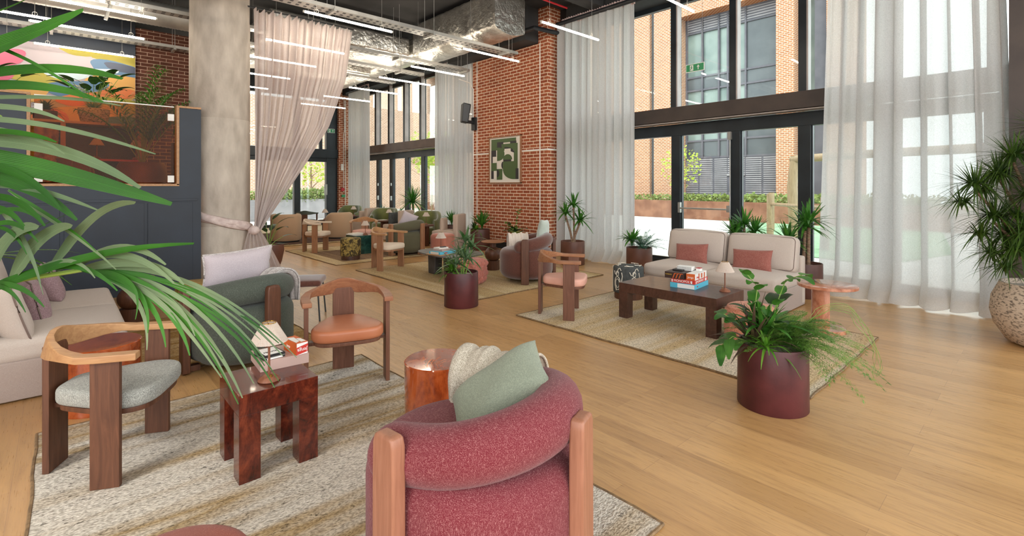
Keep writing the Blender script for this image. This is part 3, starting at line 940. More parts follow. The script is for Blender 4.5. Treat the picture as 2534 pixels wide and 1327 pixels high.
# ---------------------------------------------------------------- curtains
def curtain(x0, x1, y, top, label, seed, folds, hem=.0, lean=0.0, mat='sheer', deep=1.0):
    r = random.Random(seed)
    ph = [r.uniform(0, 6.28) for _ in range(6)]
    L = x1-x0
    t = thing('curtain', label, 'curtain', ((x0+x1)/2, y, 0))
    def fn(u, v):
        x = x0+L*u-(x0+x1)/2
        s = 1-v
        a = .045*deep+.03*math.sin(3.1*u*folds*.3+ph[0])+.02*v
        d = a*math.sin(2*PI*folds*u+ph[1]+.9*math.sin(7*u+ph[2])+.35*v)+.022*math.sin(2*PI*folds*2.3*u+ph[3]+v)*(1-.5*v)
        d += .012*math.sin(2*PI*folds*5.1*u+ph[4])*(s*.7+.3)
        xx = x+(.035*deep**2+.02*math.sin(9*u+ph[4]))*math.sin(2*PI*folds*u+ph[1]+1.2+.9*math.sin(7*u+ph[2]))+.012*math.sin(2*PI*folds*2.3*u+ph[3]+1.5)+lean*v*(u-.5)
        z = top*s+.012
        if v > .93:                                  # hem breaks on the floor
            k = (v-.93)/.07
            d -= hem*k*k+.05*k*math.sin(2*PI*folds*u*.5+ph[0])
            z = top*(1-.93)*(1-k)+.012+.02*k*(1+math.sin(2*PI*folds*u+ph[1]))
        return (xx, d, z)
    obj('cloth', G().grid(int(folds*26), 44, fn), mat, t, ang=180)
    def hf(u, v):
        x = x0+L*u-(x0+x1)/2
        return (x, .03*math.sin(2*PI*folds*3*u)+.01*math.sin(40*u), top-.02+.16*v)
    obj('heading', G().grid(int(folds*18), 3, hf), 'header', t, ang=180)
    g = G().tube([(-L/2-.05, -.1, top+.02), (L/2+.05, -.1, top+.02)], .045, 12)
    obj('rail', g, 'black', t)
    return t
curtain(-7.39, -5.48, 8.28, 5.12, 'white sheer curtain between the brick pier and the right windows', 3, 10, .18, deep=1.3)
curtain(-2.12, -.37, 8.28, 5.12, 'white sheer curtain gathered by the big stone pot', 5, 8, .25, .3, deep=1.5)
curtain(-18.35, -16.75, 8.3, 5.12, 'white sheer curtain at the far end of the room', 8, 9, .1)
curtain(-12.35, -10.6, 8.3, 5.12, 'white sheer curtain just left of the brick pier', 11, 9, .1)

# blush drape tied back round the column
def drape():
    t = thing('drape', 'blush sheer drape tied back around the concrete column', 'curtain', (-9, 2.4, 0))
    Y0, Y1, top = 2.36, 4.08, 4.5
    K = (0.15, -.04, .82)
    prof = [(0, 1), (.26, .915), (.51, .72), (.71, .46), (.86, .25), (.96, .1), (1, .04)]
    def gg(v):
        for (a, b), (c, d) in zip(prof[:-1], prof[1:]):
            if v <= c:
                k = (v-a)/(c-a)
                return b+(d-b)*k
        return .04
    def fn(u, v):
        k = gg(v)
        k2 = k*.98+.02
        left = .35*(1-(1-v)**1.5)
        yr = (Y1-Y0)
        y = K[1]+(u*yr-K[1])*k2 if u > .001 else K[1]*(1-k2)
        z = top+(K[2]-top)*v
        amp = .05*(.25+.75*k)*(1+.5*math.sin(5*u))
        d = amp*math.sin(2*PI*13*u+.6*math.sin(9*u)+1.2*v)+.02*k*math.sin(2*PI*31*u+2*v)
        fold = .1*(1-k)*math.sin(2*PI*2.5*u+1)
        return (K[0]*v+d+fold*.6, y+.01*math.sin(2*PI*26*u), z+.03*math.sin(2*PI*26*u)*(1 if v < .02 else 0))
    obj('upper_cloth', G().grid(300, 60, fn), 'drape', t, ang=180)
    def lo(u, v):
        a = (u-.5)
        wd = .07+.30*v**.8
        d = .06*math.sin(2*PI*6*u)*(.35+v*.8)
        return (K[0]+.03+d, K[1]+a*wd*2-.0*v+.12*v, K[2]*(1-v)+.02)
    obj('lower_tail', G().grid(90, 24, lo), 'drape', t, ang=180)
    obj('rod', G().tube([(.0, -.1, top+.03), (.0, 1.75, top+.03)], .014, 8), 'black', t)
    # the tie: twisted bands round the column
    for i, (dz, rr, tw) in enumerate(((0, .036, 0), (.035, .03, 1.4), (-.035, .03, 2.6))):
        pts = []
        for j in range(30):
            a = math.radians(62-j*10.6)
            R2 = .455+.012*math.sin(j*.9+tw)
            h_ = .84+.30*min(1, j/13)+dz*math.cos(j*.35+tw)
            pts.append((-.24+R2*math.cos(a), -.44+R2*math.sin(a), h_))
        obj('tie_band', G().tube(pts, rr, 8, flat=1.7), 'header' if i == 5 else 'drape_tie', t, ang=180)
    obj('knot', G().loft([[(K[0]+.02+r*math.cos(a*PI/6), K[1]+r*1.1*math.sin(a*PI/6), K[2]+z) for a in range(12)] for r, z in ((.03, -.07), (.075, -.035), (.085, 0), (.07, .04), (.03, .075))]), 'drape_tie', t)
M['drape_tie'] = plain('blush_cloth', '#c8b3ae', '#ddccc6', .9, 12, bmp=.3, bscale=40)
drape()

# ---------------------------------------------------------------- suspended ceiling services
def led(x, y0, y1, label, first=[None]):
    if first[0] is None:
        t = thing('tube_light', label, 'light', (x, y0, 4.15), group='slim linear lights hung in rows')
        obj('lit_tube', G().tube([(0, .02, 0), (0, 1.46, 0)], .017, 10), 'tube_light', t)
        for y in (.0, 1.46):
            obj('end_cap', G().tube([(0, y, 0), (0, y+.02, 0)], .019, 10), 'white', t)
        for y in (.2, 1.28):
            obj('suspension_wire', G().tube([(0, y, .017), (0, y, 1.45)], .0025, 4).tube([(0, y+.03*math.cos(a*PI/6), .045+.03*math.sin(a*PI/6)) for a in range(13)], .0025, 4), 'galv', t)
        first[0] = t
        return t
    return dup(first[0], (x, y0, 4.15), None, label)
rows = [-3.6, -5.45, -7.52, -9.4, -10.85, -12.5, -14.2, -16.0]
rl = ['over the gap by the right sofa', 'over the pink chair by the pier', 'crossing in front of the brick pier top', 'just left of the brick pier', 'before the left window', 'above the round side tables', 'above the green velvet chairs', 'farthest toward the end wall']
for i, x in enumerate(rows):
    led(x, 5.62 if i else 5.5, 0, 'slim glowing linear light %s' % rl[i])
led(-7.52, 2.68, 0, 'slim glowing linear light just right of the blush drape top')
for x, l in ((-9.4, 'seen highest through the blush drape'), (-10.85, 'second highest through the blush drape'), (-12.5, 'third down through the blush drape'), (-14.2, 'fourth down through the blush drape'), (-16.0, 'lowest through the blush drape')):
    led(x, 2.68, 0, 'slim glowing linear light '+l)
for x, l in ((-9.4, 'highest, ending left of the column'), (-10.85, 'second down, above the palm behind the screen'), (-12.5, 'right above the mural')):
    led(x, -.35, 0, 'slim glowing linear light over the booth, '+l)
for x, y, l in ((-1.75, -2.6, 'behind the palm'), (-1.75, -.35, 'above the terracotta stool'), (-1.75, 2.68, 'above the berry armchair'), (-1.75, 5.62, 'above the copper table'), (.1, -2.6, 'behind the camera'), (.1, -.35, 'right over the camera'),
                (.1, 2.68, 'over the bare floor at the right'), (.1, 5.62, 'above the speckled pot'), (-3.6, -.35, 'above the grey herringbone chair'), (-5.45, -.35, 'above the pale linen sofa')):
    led(x, y, 0, 'slim linear light added out of view overhead '+l)  # rows out of view, added to brighten the foreground
led(-10.55, -1.55, 0, 'slim glowing linear light at the upper left edge above the fronds')
led(-12.4, -1.95, 0, 'slim glowing linear light at the left edge by the mural top')

def tray(x, y0, y1, z, w_, label):
    L = y1-y0
    t = thing('cable_tray', label, 'cable tray', (x, y0, z))
    g = G().box(-w_/2, w_/2, 0, L, 0, .006)
    g.box(-w_/2-.004, -w_/2, 0, L, 0, .06).box(w_/2, w_/2+.004, 0, L, 0, .06)
    obj('channel', g, 'galv', t, smooth=False)
    g = G()
    n = int(L/.12)
    for i in range(n):
        for s in (-1, 1):
            g.cbox((s*w_*.22, .06+i*.12, -.001), (w_*.22, .05, .001))
    tag(obj('slot_pattern', g, 'black', t, smooth=False), 'dark slots along the tray', kind='stuff')
    yy = .5
    while yy < L:
        g = G().cbox((0, yy, -.02), (w_+.1, .045, .04))
        for s in (-1, 1):
            g.tube([(s*(w_/2+.03), yy, -.03), (s*(w_/2+.03), yy, 5.6-z)], .005, 5)
        obj('hanger', g, 'galv', t, smooth=False)
        yy += 1.9
    return t
tray(-8.0, -1.0, 7.4, 4.42, .26, 'long perforated cable tray running above the drape to the pier')
tray(-9.95, -2.5, 7.6, 4.42, .2, 'perforated cable tray in front of the far windows')
tray(-11.1, 2.0, 7.0, 4.42, .2, 'short cable tray beside the middle foil duct')
tray(-12.6, -2.5, 7.0, 4.45, .26, 'cable tray passing above the mural')
tray(-6.1, -2.5, 2.2, 4.62, .3, 'wide cable tray at the top left near the column')

def duct(x0, x1, y0, y1, z0, z1, label, along='x', sag=.06):
    L = x1-x0 if along == 'x' else y1-y0
    def rb(u, k):
        pts = []
        W_ = (y1-y0) if along == 'x' else (x1-x0)
        hh = z1-z0
        for cx_, cz_, a0 in ((1, 1, 0), (-1, 1, 90), (-1, -1, 180), (1, -1, 270)):
            for q in range(5):
                a = math.radians(a0+q*22.5)
                rr = .07
                yy = cx_*(W_/2-rr)+rr*math.cos(a)
                zz = cz_*(hh/2-rr)+rr*math.sin(a)
                pts.append((yy, zz))
            if a0 == 180:
                for q in range(1, 8):
                    xx = -W_/2+rr+(W_-2*rr)*q/8
                    pts.append((xx, -hh/2-sag*math.sin(PI*q/8)*(1+.4*math.sin(u*6+k))))
        return pts
    n = max(8, int(L/.1))
    rings = []
    r = random.Random(int(x0*10))
    for i in range(n+1):
        u = i/n
        pin = .985 if i % 12 == 0 else 1.0
        ring = []
        for a, b in rb(u*L, 1):
            a, b = a*pin+r.uniform(-.006, .006), b*pin+r.uniform(-.006, .006)
            if along == 'x':
                ring.append((x0+L*u, (y0+y1)/2+a, (z0+z1)/2+b))
            else:
                ring.append(((x0+x1)/2+a, y0+L*u, (z0+z1)/2+b))
        rings.append(ring)
    g = G().loft(rings)
    return tag(obj('foil_duct', g, 'foil', ang=60), label, 'duct')
duct(-10.6, -7.5, 6.42, 7.25, 4.72, 5.5, 'silver foil wrapped duct end beside the brick pier')
duct(-12.2, -10.75, 3.2, 6.4, 4.75, 5.2, 'flat foil duct behind the cable trays', 'y')
duct(-14.6, -13.2, 3.4, 6.6, 4.72, 5.15, 'foil duct over the far side tables', 'y')
duct(-17.5, -10.8, 6.6, 7.2, 4.85, 5.3, 'long foil duct running to the far end', 'x', .03)
duct(-12.5, -8.0, -2.4, -1.2, 4.75, 5.3, 'foil duct above the mural', 'x', .03)
tag(obj('ceiling_panel', G().box(-8.6, -7.9, 1.7, 2.6, 4.62, 4.7), 'white', bevel=.006), 'white service panel above the drape and column', 'panel')
# round spiral duct and strut over the booth
g = G().lathe([(.22+.006*(i % 2), i*.03) for i in range(120)], 0, 0, 24)
tag(obj('spiral_duct', g, 'galv', loc=(-11.6, -1.0, 4.85), rot=(-PI/2, 0, 0)), 'round ribbed duct near the mural wall top', 'duct')
tag(obj('strut', G().tube([(-10.2, .55, 4.2), (-10.0, .9, 5.6)], .025, 8), 'galv'), 'slanting steel strut above the booth', 'strut')
tag(obj('sprinkler_pipe', G().tube([(-6.9, 1.0, 5.3), (-6.9, 7.9, 5.3)], .02, 8), 'k_red2'), 'thin red sprinkler pipe under the ceiling', 'pipe')
tag(obj('water_pipe', G().tube([(-10.9, 7.55, 5.0), (-7.5, 7.55, 4.95), (-7.42, 8.2, 4.95)], .05, 10), 'black'), 'black pipe along the bulkhead above the brick pier', 'pipe')

# ================================================================ outside
struct('ground', G().box(-75, 25, -40, 60, -.16, -.12), 'pave', smooth=False)
g = G()
pts = [(-8.8, 23.2), (-2.6, 23.2), (-1.6, 16), (-2.4, 12.6), (-4.0, 13.0), (-5.4, 14.6), (-7.6, 18)]
g.prism(pts, -.119, -.1)
struct('ground_playground', g, 'turf', smooth=False)

def louvres(g, x0, x1, y, z0, z1, m=0, step=.11):
    z = z0+.04
    while z < z1-.03:
        g.box(x0, x1, y-.05, y, z, z+step*.5, m)
        z += step
def building_right():
    Yf = 26
    t = thing('office_block', 'brick and dark glass office block across the court', 'building', (0, Yf, 0))
    # brick piers and spandrel head
    for a, b, d in ((-17.6, -16.2, 0), (-15.9, -14.35, 0), (-9.14, -8.33, 0), (-7.05, -5.9, .3), (-19.6, -17.62, .25)):
        obj('brick_pier', G().box(a, b, d, 2.2, -.2, 16), 'brick_out', t, smooth=False)
    g = G().box(-16.2, -15.9, .25, 2.2, -.2, 16)
    obj('recess', g, 'out_glass_dk', t, smooth=False)
    obj('brick_head', G().box(-14.35, -9.14, .0, 2.2, 11.1, 16), 'brick_out', t, smooth=False)
    obj('brick_head', G().box(-8.33, -7.05, .3, 2.2, 11.5, 16), 'brick_out', t, smooth=False)
    # glazing
    g = G().box(-14.35, -9.14, 1.0, 1.1, 3.2, 10.3)
    obj('glazing', g, 'out_glass', t, smooth=False)
    g = G().box(-14.35, -10.9, .95, 1.02, 7.0, 7.75).box(-14.35, -10.9, .95, 1.02, 3.2, 4.1).box(-10.9, -9.14, .95, 1.02, 3.2, 10.3)
    obj('dark_spandrel', g, 'out_glass_dk', t, smooth=False)
    g = G()
    for x in (-14.3, -13.35, -12.4, -11.9, -10.95, -9.2):
        g.box(x-.045, x+.045, .85, 1.0, 3.1, 11.1)
    for z in (10.3, 7.75, 7.0, 4.1, 3.15, 11.05):
        g.box(-14.35, -9.14, .88, 1.0, z-.05, z+.05)
    obj('glazing_bars', g, 'out_metal', t, smooth=False)
    g = G().box(-14.35, -9.14, .93, 1.1, 10.35, 11.1, 1)
    louvres(g, -14.35, -9.14, .95, 10.35, 11.1, 0, .14)
    obj('louvre_band', g, ['out_light', 'out_metal'], t, smooth=False)
    g = G().box(-14.35, -9.14, .9, 1.1, 0, 3.1, 1)
    for x0, x1 in ((-14.3, -13.6), (-13.5, -12.75), (-12.65, -11.95), (-10.95, -10.15), (-10.05, -9.2)):
        louvres(g, x0, x1, .92, .1, 3.05, 0)
    louvres(g, -11.9, -11.0, .92, 2.2, 3.05, 0)
    louvres(g, -11.85, -11.05, .92, .1, 1.2, 0)
    obj('louvre_doors', g, ['out_light', 'out_metal'], t, smooth=False)
    g = G().box(-11.92, -10.98, .8, .92, 2.1, 2.2)
    obj('door_canopy', g, 'out_light', t, smooth=False)
    g = G().cbox((-11.4, .86, 1.75), (.2, .02, .2)).cbox((-11.4, .86, 1.35), (.28, .02, .28)).cbox((-11.4, .86, 1.02), (.26, .02, .12))
    obj('warning_notice', g, 'k_yellow', t)
    g = G().box(-8.33, -7.05, 1.5, 1.6, 0, 11.5)
    obj('side_glazing', g, 'out_glass', t, smooth=False)
    g = G().box(-8.33, -7.05, .8, 1.5, 0, 3.2).box(-7.7, -7.05, .9, 1.5, 3.2, 11.5)
    louvres(g, -8.3, -7.72, .8, 2.6, 3.1)
    obj('side_panel', g, 'out_metal', t, smooth=False)
M['out_glass_dk'] = plain('facade_dark_panel', '#4f5256', '#5f6265', .2, .8)
building_right()

def building_left():
    t = thing('apartment_block', 'brick and white apartment block beyond the far left windows', 'building', (-45, 26, 0))
    for a, b, z0, z1, m, d in ((-16, -7.2, -.2, 20, 'brick_lifted', 0), (-7.2, -5.0, -.2, 20, 'white', .4), (-5.0, -3.5, -.2, 20, 'brick_lifted', .1), (-3.5, -1.5, -.2, 4, 'out_metal', 0), (-3.5, -1.5, 7, 20, 'brick_lifted', 0), (-1.5, -.2, -.2, 20, 'white', .3),
                               (-.2, 1.6, 5, 20, 'brick_lifted', 0), (1.6, 3.6, 8, 20, 'white', .2), (3.6, 4.6, -.2, 20, 'brick_lifted', 0), (5, 6.2, 8, 11, 'white', .1), (4.6, 9, 12, 20, 'brick_lifted', 0), (6.4, 24.8, -.2, 20, 'brick_lifted', .2)):
        obj('wall_bay', G().box(a, b, d, 3, z0, z1), m, t, smooth=False)
    obj('window_band', G().box(-16, 24.8, 1.2, 1.4, 0, 20), 'out_glass', t, smooth=False)
    g = G()
    for x in range(-15, 25, 1):
        g.box(x-.05, x+.05, 1.05, 1.2, 0, 20)
    obj('window_bars', g, 'out_metal', t, smooth=False)
    obj('balcony', G().box(-7, 4.5, -.9, 1.2, 4.0, 5.0), 'out_light', t, smooth=False)
building_left()

# garden seen through the end door
tag(obj('garden_wall', G().box(-32.3, -32, -2, 24, -.16, 7), 'brick_lifted', smooth=False), 'pale brick garden wall beyond the far end door', 'wall')
t = thing('planter_box', 'grey raised planter full of shrubs outside the far end door', 'planter', (-25.5, 9.2, -.12))
obj('box', G().box(-.4, .4, -3.4, 3.2, 0, 1.0), 'out_light', t, bevel=.01)

def leafcloud(c, r, n, size, seed, flatz=1.0):
    rr = random.Random(seed)
    g = G()
    for i in range(n):
        while True:
            p = Vector((rr.uniform(-1, 1), rr.uniform(-1, 1), rr.uniform(-1, 1)))
            if p.length < 1:
                break
        p = Vector((p.x*r[0], p.y*r[1], p.z*r[2]))+Vector(c)
        d = Vector((rr.gauss(0, 1), rr.gauss(0, 1), rr.gauss(0, .7)))
        d.normalize()
        s = size*rr.uniform(.6, 1.3)
        nn = Vector((rr.gauss(0, 1), rr.gauss(0, 1), rr.gauss(0, 1)))
        a = d.cross(nn).normalized()*s*.35
        g.add([tuple(p), tuple(p+d*s*.5+a), tuple(p+d*s), tuple(p+d*s*.5-a)], [(0, 1, 2, 3)])
    return g
obj('shrub_foliage', leafcloud((0, 0, 1.15), (.5, 3.2, .4), 2600, .16, 3), 'shrub', t, smooth=False)

t = thing('corten_planter', 'long rusty steel planter with low shrubs across the court', 'planter', (-10, 23.4, -.12))
obj('wall', G().box(-8, 14, 0, 1.9, 0, .9), 'corten', t, bevel=.01)
obj('shrub_foliage', leafcloud((3, .9, 1.0), (11, .8, .28), 5200, .16, 4), 'shrub', t, smooth=False)
t = thing('corten_planter', 'low rusty planter with grasses on the left of the court', 'planter', (-22, 19, -.12))
obj('wall', G().box(-8.5, 4.5, 0, 3, 0, .5), 'corten', t, bevel=.01)
obj('shrub_foliage', leafcloud((-2, 1.4, .7), (6.3, 1.2, .35), 3000, .2, 5), 'shrub', t, smooth=False)

def tree(x, y, h_, cr, n, label, seed, sz=.2):
    t = thing('young_tree', label, 'tree', (x, y, -.12), group='spring trees in the court')
    rr = random.Random(seed)
    g = G().tube([(0, 0, 0), (.03, .02, h_*.4), (-.03, 0, h_*.8), (0, .05, h_*1.05)], [.07, .055, .04, .015], 8)
    for k in range(9):
        a = rr.uniform(0, 6.28)
        z = h_*rr.uniform(.45, .9)
        L = cr*rr.uniform(.6, 1)
        g.tube([(0, 0, z), (L*.5*math.cos(a), L*.5*math.sin(a), z+L*.35), (L*math.cos(a), L*math.sin(a), z+L*.6)], [.025, .015, .006], 5)
    obj('trunk', g, 'bark', t)
    obj('foliage', leafcloud((0, 0, h_*.85), (cr, cr, cr*1.1), n, sz, seed+1), 'blossom', t, smooth=False)
tree(-11.3, 20.8, 3.0, .9, 380, 'slim spring tree before the louvred doors', 21, .13)
tree(-15.5, 19.5, 1.6, .5, 260, 'small leafy sapling left of the right window frame', 24, .13)
tree(-20.5, 14.0, 3.6, 1.3, 900, 'leafy spring tree outside the left windows beside the curtain', 22)
tree(-24.5, 15.5, 4.4, 1.0, 420, 'taller spring tree outside the left windows', 25)
tree(-28.5, 10.6, 3.0, .9, 220, 'bare branched young tree outside the far end door', 23)

# timber play frame
for i, (x, y, z) in enumerate(((-5.97, 16.5, 1.3), (-6.9, 19.2, 1.3), (-3.95, 14.6, 1.25))):
    tag(obj('timber_post', G().tube([(x, y, -.12), (x, y, z)], .1, 14), 'timber'), ['timber play post left of the swing frame', 'farthest timber play post by the planter', 'nearest timber play post beside the right curtain'][i], 'post', 'timber posts of the play area')
tag(obj('balance_rail', G().tube([(-6.9, 19.2, 1.0), (-5.97, 16.5, .98), (-3.95, 14.6, .98), (2, 14.2, .98)], .05, 8), 'timber'), 'pale horizontal rail between the timber play posts', 'rail')
t = thing('swing_frame', 'peeled log swing frame on the green play surface', 'frame', (-5.55, 17.4, -.1))
obj('post', G().tube([(0, 0, 0), (-.08, 0, 1.6), (0, 0, 2.6)], [.16, .15, .13], 14), 'timber', t)
obj('crossbeam', G().tube([(-.1, 0, 2.5), (2.2, -.6, 2.55), (6, -1.6, 2.55)], .12, 14), 'timber', t)
obj('post', G().tube([(5.8, -1.5, 0), (5.8, -1.5, 2.5)], .15, 14), 'timber', t)
for i in range(6):
    x = -29+i*1.4
    tag(obj('stake', G().tube([(x, 17.2, -.12), (x+.05, 17.2, 1.3+.2*(i % 3))], .06, 8), 'timber'), 'pale timber stake in the court outside the left windows', 'post', 'row of pale timber stakes outside the left windows')
# ================================================================ furniture
def rug(x0, x1, y0, y1, mat, label, curl=None, inner=None):
    t = thing('rug', label, 'rug', ((x0+x1)/2, (y0+y1)/2, 0))
    hx, hy = (x1-x0)/2, (y1-y0)/2
    r = random.Random(int(x0*100))
    n = 40
    out = []
    per = [(-hx+2*hx*i/n, -hy) for i in range(n)]+[(hx, -hy+2*hy*i/n) for i in range(n)]+[(hx-2*hx*i/n, hy) for i in range(n)]+[(-hx, hy-2*hy*i/n) for i in range(n)]
    for i, (x, y) in enumerate(per):
        w_ = .004*math.sin(i*.7)+r.uniform(-.002, .002)
        out.append((x+(w_ if abs(abs(x)-hx) < 1e-6 else 0), y+(w_ if abs(abs(y)-hy) < 1e-6 else 0)))
    g = G()
    g.prism(out, .001, .012)
    obj('pile', g, mat, t, ang=50)
    obj('hem', G().tube([(x, y, .008) for x, y in out+out[:1]], .009, 6), 'hem', t)
    if inner:
        obj('inner_field', G().box(-hx+inner[0], hx-inner[1], -hy+inner[2], hy-inner[3], .012, .017), inner[4], t, smooth=False)
    if curl:
        cx_, cy_, sx, sy = curl
        obj('curled_corner', G().grid(12, 12, lambda u, v: (cx_-sx*.25*(1-u), cy_-sy*.25*(1-v), .014+.05*(max(0, (u+v-1.15)))**1.3)), mat, t, ang=180, thick=.008)
    return t
rug(-4.25, -1.19, -.10, 2.03, 'rug_a', 'large banded jute rug under the burl side table and berry armchair')
rug(-6.95, -4.90, .42, 1.93, 'rug_b', 'golden striped jute rug under the grey green armchair')
rug(-8.58, -5.24, 4.0, 6.95, 'rug_c', 'sand jute rug under the brown armchair and slate table')
rug(-12.26, -9.36, 3.96, 6.7, 'rug_c', 'jute bordered rug with taupe centre under the marble cube', inner=(.75, .35, .3, .35, 'rug_in'))
rug(-17.2, -13.2, 4.08, 6.6, 'rug_c', 'cream edged dark brown rug under the two tan tub chairs', inner=(.2, .2, .14, .2, 'rug_dk'))
rug(-4.30, -1.18, 4.02, 6.13, 'rug_e', 'bleached jute rug under the long dark coffee table')

def sm(a, b, k):
    k = max(0, min(1, k))
    k = k*k*(3-2*k)
    return a+(b-a)*k

def seat_outline(n=56, fw=.268, bw=.15, x0=-.25, x1=.27):
    """rounded shield: wide front, narrow rear"""
    o = []
    for i in range(n):
        a = 2*PI*i/n
        c, s = math.cos(a), math.sin(a)
        e = .5
        x = math.copysign(abs(c)**e, c)
        y = math.copysign(abs(s)**e, s)
        k = (x+1)/2
        hw = bw+(fw-bw)*sm(0, 1, k*1.35)
        o.append((x0+(x1-x0)*k, y*hw))
    return o

def dining_chair(label, loc, rz, seat, wv, wh, group=None, rail=None, name='dining_chair'):
    t = thing(name, label, 'chair', loc, rz, group)
    # horseshoe rail
    pts, rings = [], []
    path = [(.225, -.292), (.15, -.298), (.05, -.303), (-.03, -.300), (-.10, -.278), (-.165, -.228), (-.225, -.165), (-.268, -.105), (-.287, -.05), (-.290, 0)]
    path = path+[(x, -y) for x, y in path[-2::-1]]
    n = len(path)
    for i, (x, y) in enumerate(path):
        a = Vector(path[max(i-1, 0)])
        b = Vector(path[min(i+1, n-1)])
        tg = (b-a).normalized()
        nx, ny = -tg.y, tg.x                    # points outward on this winding side
        k = abs(i-(n-1)/2)/((n-1)/2)            # 1 at arm tips, 0 at the back
        wd = sm(.032, .068, (k-.35)/.35)
        ht = sm(.118, .038, (k-.15)/.5)
        zt = .765-.083*max(0, min(1, (k-.08)/.6))
        tilt = sm(.018, 0, k*1.6)
        ring = []
        for sx, sz in ((-1, 0), (1, 0), (1, 1), (-1, 1)):
            off = sx*wd/2
            tt = tilt*(1 if sz else -1)
            ring.append((x-nx*(off+tt)*-1*-1, y-ny*(off+tt), zt if sz else zt-ht))
        rings.append(ring)
    g = G().loft(rings)
    obj('back_rail', g, rail or wh, t, bevel=.007, seg=2)
    for s in (-1, 1):
        g = G().box(.02, .15, s*.297-.016, s*.297+.016, 0, .655)
        obj('leg', g, wv, t, bevel=.005)
    g = G().box(-.305, -.272, -.085, .085, 0, .68)
    obj('leg', g, wv, t, bevel=.005)
    o = seat_outline()
    obj('seat_frame', G().prism([(x*.93, y*.93) for x, y in o], .345, .372), wv, t, bevel=.004)
    g = G().box(.05, .12, -.285, .285, .335, .36).box(-.275, .1, -.04, .04, .335, .36)
    obj('under_rail', g, wv, t, bevel=.003)
    obj('seat', G().puck(o, .372, .465, .028, .012, rb=.03), seat, t, ang=70)
    return t
def R(a): return math.radians(a)
dining_chair('tan leather chair with curved cherry rail facing the burl side table', (-3.77, 1.68, .012), R(-19), 'leather', 'red_wood', 'red_wood_h')
dining_chair('grey herringbone seated wooden chair at the front left of the banded rug', (-3.555, .242, .012), R(62), 'greyseat', 'walnut', 'ash_h')
dining_chair('pink seated walnut chair beside the dark coffee table', (-3.955, 4.48, .012), R(35), 'pinkseat', 'red_wood', 'walnut_h')
dining_chair('cream seated wooden chair behind the maroon planter near the slate table', (-8.36, 4.51, .012), R(22), 'creamseat', 'ash', 'ash_h')
dining_chair('cream topped wooden chair beside the foliage print stool', (-11.61, 4.45, .016), R(45), 'creamseat', 'ash', 'ash_h', rail='creamseat')
dining_chair('wooden chair with pale pink seat behind the green marble cube', (-11.35, 5.5, .016), R(-30), 'pinkseat', 'ash', 'ash_h')
dining_chair('grey green padded back chair by the far glazed door', (-15.85, 5.75, .016), R(150), 'green', 'walnut', 'walnut_h', rail='green')

def lounge_chair(label, loc, rz, fab, wd, seatfab=None, sa=77):
    t = thing('armchair', label, 'armchair', loc, rz)
    # tub base, deeper at the front
    o = []
    for i in range(56):
        a = 2*PI*i/56
        r = .415
        x, y = r*math.cos(a), r*math.sin(a)
        if x > 0:
            x *= 1.09
            y = math.copysign(min(abs(y)*1.04, .4), y)
        o.append((x, y))
    obj('seat', G().puck(o, .05, .53, .10, .015, nr=7, rb=.14), seatfab or fab, t, ang=80)
    # sausage back
    rings = []
    rr, ext = .318, .26
    path = [(ext*(1-i/6), rr) for i in range(6)]+[(rr*math.cos(math.radians(90+i*7.5)), rr*math.sin(math.radians(90+i*7.5))) for i in range(25)]+[(ext*(i+1)/6, -rr) for i in range(6)]
    cum = [0]
    for p, q in zip(path[:-1], path[1:]):
        cum.append(cum[-1]+math.hypot(q[0]-p[0], q[1]-p[1]))
    tot = cum[-1]
    samp = [0, .004, .014, .03, .05, .075]+[.1+(tot-.2)*i/30 for i in range(31)]+[tot-.075, tot-.05, tot-.03, tot-.014, tot-.004, tot]
    for sv in samp:
        j = max(i for i in range(len(cum)) if cum[i] <= sv+1e-9)
        j = min(j, len(path)-2)
        f = (sv-cum[j])/(cum[j+1]-cum[j])
        x, y = path[j][0]+(path[j+1][0]-path[j][0])*f, path[j][1]+(path[j+1][1]-path[j][1])*f
        tx, ty = path[j+1][0]-path[j][0], path[j+1][1]-path[j][1]
        L_ = math.hypot(tx, ty)
        nx, ny = ty/L_, -tx/L_
        q = abs(2*sv/tot-1)
        zc = .665-.10*sm(0, 1, (q-.05)/.95)
        hh = .112-.01*q
        ww = .102
        e_ = min(sv, tot-sv)
        cs = math.sqrt(max(0, 1-(1-min(1, e_/.1))**2))*.99+.01
        rings.append([(x+nx*ww*cs*math.cos(2*PI*k/20), y+ny*ww*cs*math.cos(2*PI*k/20), zc+hh*cs*math.sin(2*PI*k/20)) for k in range(20)])
    obj('backrest', G().loft(rings), fab, t, ang=80)
    for s in (sa, -sa, 180):
        a = math.radians(s)
        g = G()
        prof = [(.0, .030, .058), (.04, .030, .060), (.56, .028, .060), (.665, .028, .058), (.692, .027, .050), (.702, .024, .038)]
        rings = []
        for z, dx, dy in prof:
            rings.append([(sx*dx, sy*dy, z) for sx, sy in ((-1, -1), (1, -1), (1, 1), (-1, 1))])
        g.loft(rings)
        ra = .437
        o_ = obj('leg', g, wd, t, loc=(ra*math.cos(a), ra*math.sin(a), 0), rot=(0, 0, a), bevel=.014, seg=3)
        obj('foot_block', G().cbox((ra*math.cos(a)*.86, ra*math.sin(a)*.86, .03), (.09, .07, .05), 0, a), wd, t, bevel=.008)
    return t
lounge_chair('berry boucle barrel armchair with rosy wood legs in the front', (-1.571, 1.259, .012), R(200), 'rust', 'rose_wood')
lounge_chair('grey green boucle barrel armchair beneath the palm fronds', (-4.84, 1.2, .012), R(197), 'green', 'walnut')
lounge_chair('mauve brown velvet barrel armchair in front of the brick pier', (-5.802, 5.664, .012), R(234), 'brown', 'walnut')
lounge_chair('olive barrel armchair between the marble cube and the slate table', (-9.86, 5.79, .012), R(205), 'olive', 'ash')

